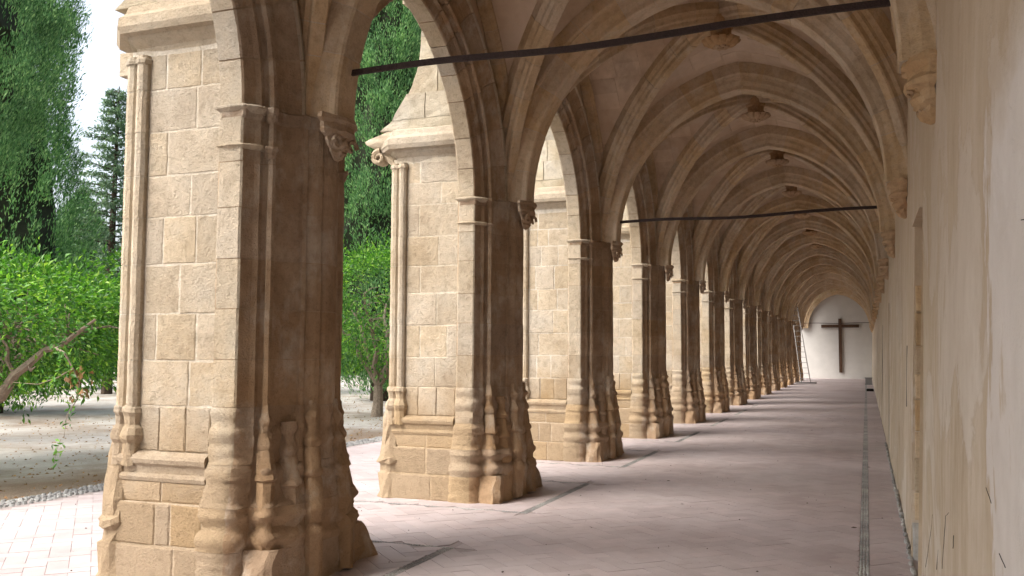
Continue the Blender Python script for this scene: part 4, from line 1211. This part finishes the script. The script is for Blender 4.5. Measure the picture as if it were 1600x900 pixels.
def cedar(loc, h, r, n, seed, label):
    rs = np.random.RandomState(seed); rng = random.Random(seed)
    T = thing('cedar_tree', label, 'tree', loc)
    m = MB(); m.tube([(0, 0, -.1), (0, 0, h * .5), (.1, 0, h)], [.22, .13, .02], 8); m.build('trunk', DARKBARK, T)
    m = MB(); Cs = []; Ds = []
    nb = 120
    for b in range(nb):
        t = b / nb; z = h * (.12 + .87 * t); a = b * 2.4 + rng.uniform(-.3, .3); l = r * (1 - t) ** .75 * rng.uniform(.75, 1.2) + .25
        d = Vector((math.cos(a), math.sin(a), .12)).normalized()
        e = Vector((0, 0, z)) + d * l
        m.tube([(0, 0, z), tuple(Vector((0, 0, z)) + d * l * .5 + Vector((0, 0, .04))), tuple(e)], [.035, .022, .008], 5)
        k = int(n / nb * (.4 + l / r))
        q = rs.uniform(.15, 1.05, k); side = np.array([-d.y, d.x, 0])
        c = np.array([0, 0, z]) + np.outer(q * l, np.array(d)) + np.outer(rs.normal(0, .13, k) * (1.2 - q * .5), side) + rs.normal(size=(k, 3)) * np.array([.04, .04, .07])
        Cs.append(c); Ds.append(np.array(d) * .5 + rs.normal(size=(k, 3)) * .6 + np.array([0, 0, .2]))
    m.build('branches', DARKBARK, T)
    C = np.concatenate(Cs); D = np.concatenate(Ds); k = len(C)
    leaves('crown', C, D, np.array([0, 0, 1.0]) + rs.normal(size=(k, 3)) * .4, rs.uniform(.10, .2, k), rs.uniform(.04, .08, k), CEDAR_LEAF, T, .1)
    return T

def polar(px, dist):
    """ground point at a bearing (degrees left of the walk axis) and distance"""
    return (-dist * math.sin(R(px)), dist * math.cos(R(px)), 0)
# bearings measured left of +Y
citrus(polar(52.5, 14.2), (.2, .1, 1.93), (2.6, 2.5, .98), 30000, 3, 'low orange tree left of the nearest pier, bare limb reaching over the gravel', leaf=.088, twigs=260)
citrus(polar(29.2, 23.5), (.15, 0, 2.7), (2.0, 2.0, 1.75), 14000, 5, 'orange tree with split trunk seen between the first and second piers', leaf=.105, trunk_r=.13)
citrus(polar(42.5, 26), (0, 0, 2.6), (2.6, 2.4, 1.5), 6000, 6, 'orange tree farther back, behind the low one at left', leaf=.15)
citrus(polar(52.0, 27), (0, 0, 2.6), (3.0, 2.6, 1.6), 6000, 7, 'farther orange tree beneath the big cypress at the left edge', leaf=.15)
citrus(polar(32.5, 38), (0, 0, 2.9), (3.2, 3.0, 2.0), 5000, 8, 'distant orange tree behind the split-trunk one', leaf=.19)
cypress(polar(54.0, 19.5), 15, 2.5, 190000, 21, 'huge dense cypress filling the upper left corner', z0=4.7, spray=.078)
cypress(polar(50.3, 27.5), 12.5, 2.2, 80000, 22, 'lighter cypress behind the huge one, left of the white sky gap', z0=.4, spray=.11)
cypress(polar(55.5, 29.0), 12.0, 2.4, 60000, 27, 'cypress at the left edge seen below the dark hollow of the huge one', z0=.4, spray=.12)
cypress(polar(29.0, 31), 17, 2.15, 120000, 23, 'tall cypress rising between the first and second piers', z0=.6, spray=.115)
cypress(polar(25.9, 36), 18, 2.1, 70000, 24, 'dark cypress behind, against the edge of the second buttress', z0=.6, spray=.14)
cedar(polar(44.5, 38), 11.7, 2.3, 20000, 31, 'thin open cedar standing against the white sky left of the nearest pier')
cypress(polar(46.2, 44), 8.0, 2.0, 30000, 25, 'small far cypress at the foot of the cedar', z0=.2, spray=.15)
# far hedge line closing the garden
FAR = ['hidden behind the far piers, %s' % w_ for w_ in ('rightmost', 'second from the right', 'third from the right', 'fourth from the right')] + ['%s from the right in the gap between the first piers' % w_ for w_ in ('first', 'second', 'third', 'fourth')] + ['behind the buttress of the nearest pier, %s' % w_ for w_ in ('rightmost', 'middle', 'leftmost')] + ['%s from the left edge of the picture' % w_ for w_ in ('fifth', 'fourth', 'third', 'second', 'first')]
rng = random.Random(5)
for i in range(16):
    b = 18 + i * 3.1; dist = 62 + rng.uniform(-6, 6)
    citrus(polar(b, dist), (0, 0, 3.0), (4.2, 3.6, 2.6 + rng.uniform(-.4, .8)), 1500, 60 + i, 'far bushy tree, %s' % FAR[i], leaf=.42, branches=3, twigs=4, group='far row of trees closing the garden', trunk_r=.2)

# bare limb and drooping twig with dead leaves, in front of the garden at left
T = thing('hanging_branch', 'pale bare limb with a drooping twig of curled brown leaves, left edge of the garden', 'branch', (-9.7, 7.72, 0))
rs = np.random.RandomState(2); O = Vector((-9.7, 7.72, 0))
W_ = lambda L_: [tuple(Vector(p) - O) for p in L_]
LIMB = W_([(-10.6, 7.6, .5), (-9.71, 7.72, .84), (-9.29, 7.86, 1.07), (-9.12, 7.91, 1.32), (-8.98, 7.95, 1.43), (-8.8, 8.01, 1.6), (-8.62, 8.07, 1.65), (-8.47, 8.12, 1.79), (-8.25, 8.19, 1.95)])
m = MB(); m.tube(LIMB, [.075, .07, .062, .055, .045, .042, .035, .022, .012], 9)
m.tube(W_([(-9.12, 7.91, 1.32), (-9.2, 7.86, 1.48), (-9.16, 7.82, 1.64), (-9.3, 7.8, 1.8)]), [.035, .028, .02, .01], 7)
m.tube(W_([(-8.98, 7.95, 1.43), (-8.85, 7.85, 1.36), (-8.7, 7.8, 1.42)]), [.02, .014, .006], 6); m.build('bare_limb', BARK, T, jit=.03, seed=2)
TW = W_([(-8.62, 8.07, 1.65), (-8.2, 7.6, 1.62), (-7.97, 7.5, 1.58), (-7.86, 7.52, 1.41), (-7.8, 7.56, 1.25), (-7.83, 7.56, 1.08), (-7.93, 7.53, .91), (-7.97, 7.54, .67)])
T2 = W_([(-7.86, 7.52, 1.41), (-8.02, 7.47, 1.31), (-8.21, 7.4, 1.24), (-8.46, 7.3, 1.26)]); T3 = W_([(-8.0, 7.53, .66), (-8.05, 7.52, .53), (-8.07, 7.52, .4)])
m = MB(); m.tube(TW, [.018, .014, .011, .009, .007, .005, .004, .003], 6); m.tube(T2, [.008, .006, .005, .003], 5); m.tube(T3, [.003, .002, .002], 4); m.build('drooping_twig', BARK, T)
def along(pts, n, sg):
    out = []
    for _ in range(n):
        i = rs.randint(0, len(pts) - 1); t = rs.rand(); p = np.array(pts[i]) * (1 - t) + np.array(pts[i + 1]) * t; out.append(p + rs.normal(size=3) * sg)
    return np.array(out)
A = np.concatenate([along(TW[2:6], 70, .06), along(TW[5:], 12, .03), along(T2, 60, .06), along(T3, 16, .03), along(LIMB[4:], 40, .12), along(TW[:3], 24, .07)])
leaves('green_leaves', A, rs.normal(size=A.shape) * .5 + np.array([.2, 0, -.5]), rs.normal(size=A.shape), rs.uniform(.05, .09, len(A)), rs.uniform(.02, .035, len(A)), ORANGE_LEAF, T)
B = along(TW[3:6], 34, .06)
leaves('dead_leaves', B, rs.normal(size=B.shape) * .4 + np.array([0, 0, -.6]), rs.normal(size=B.shape), rs.uniform(.06, .1, len(B)), rs.uniform(.03, .05, len(B)), DRY_LEAF, T, .5)
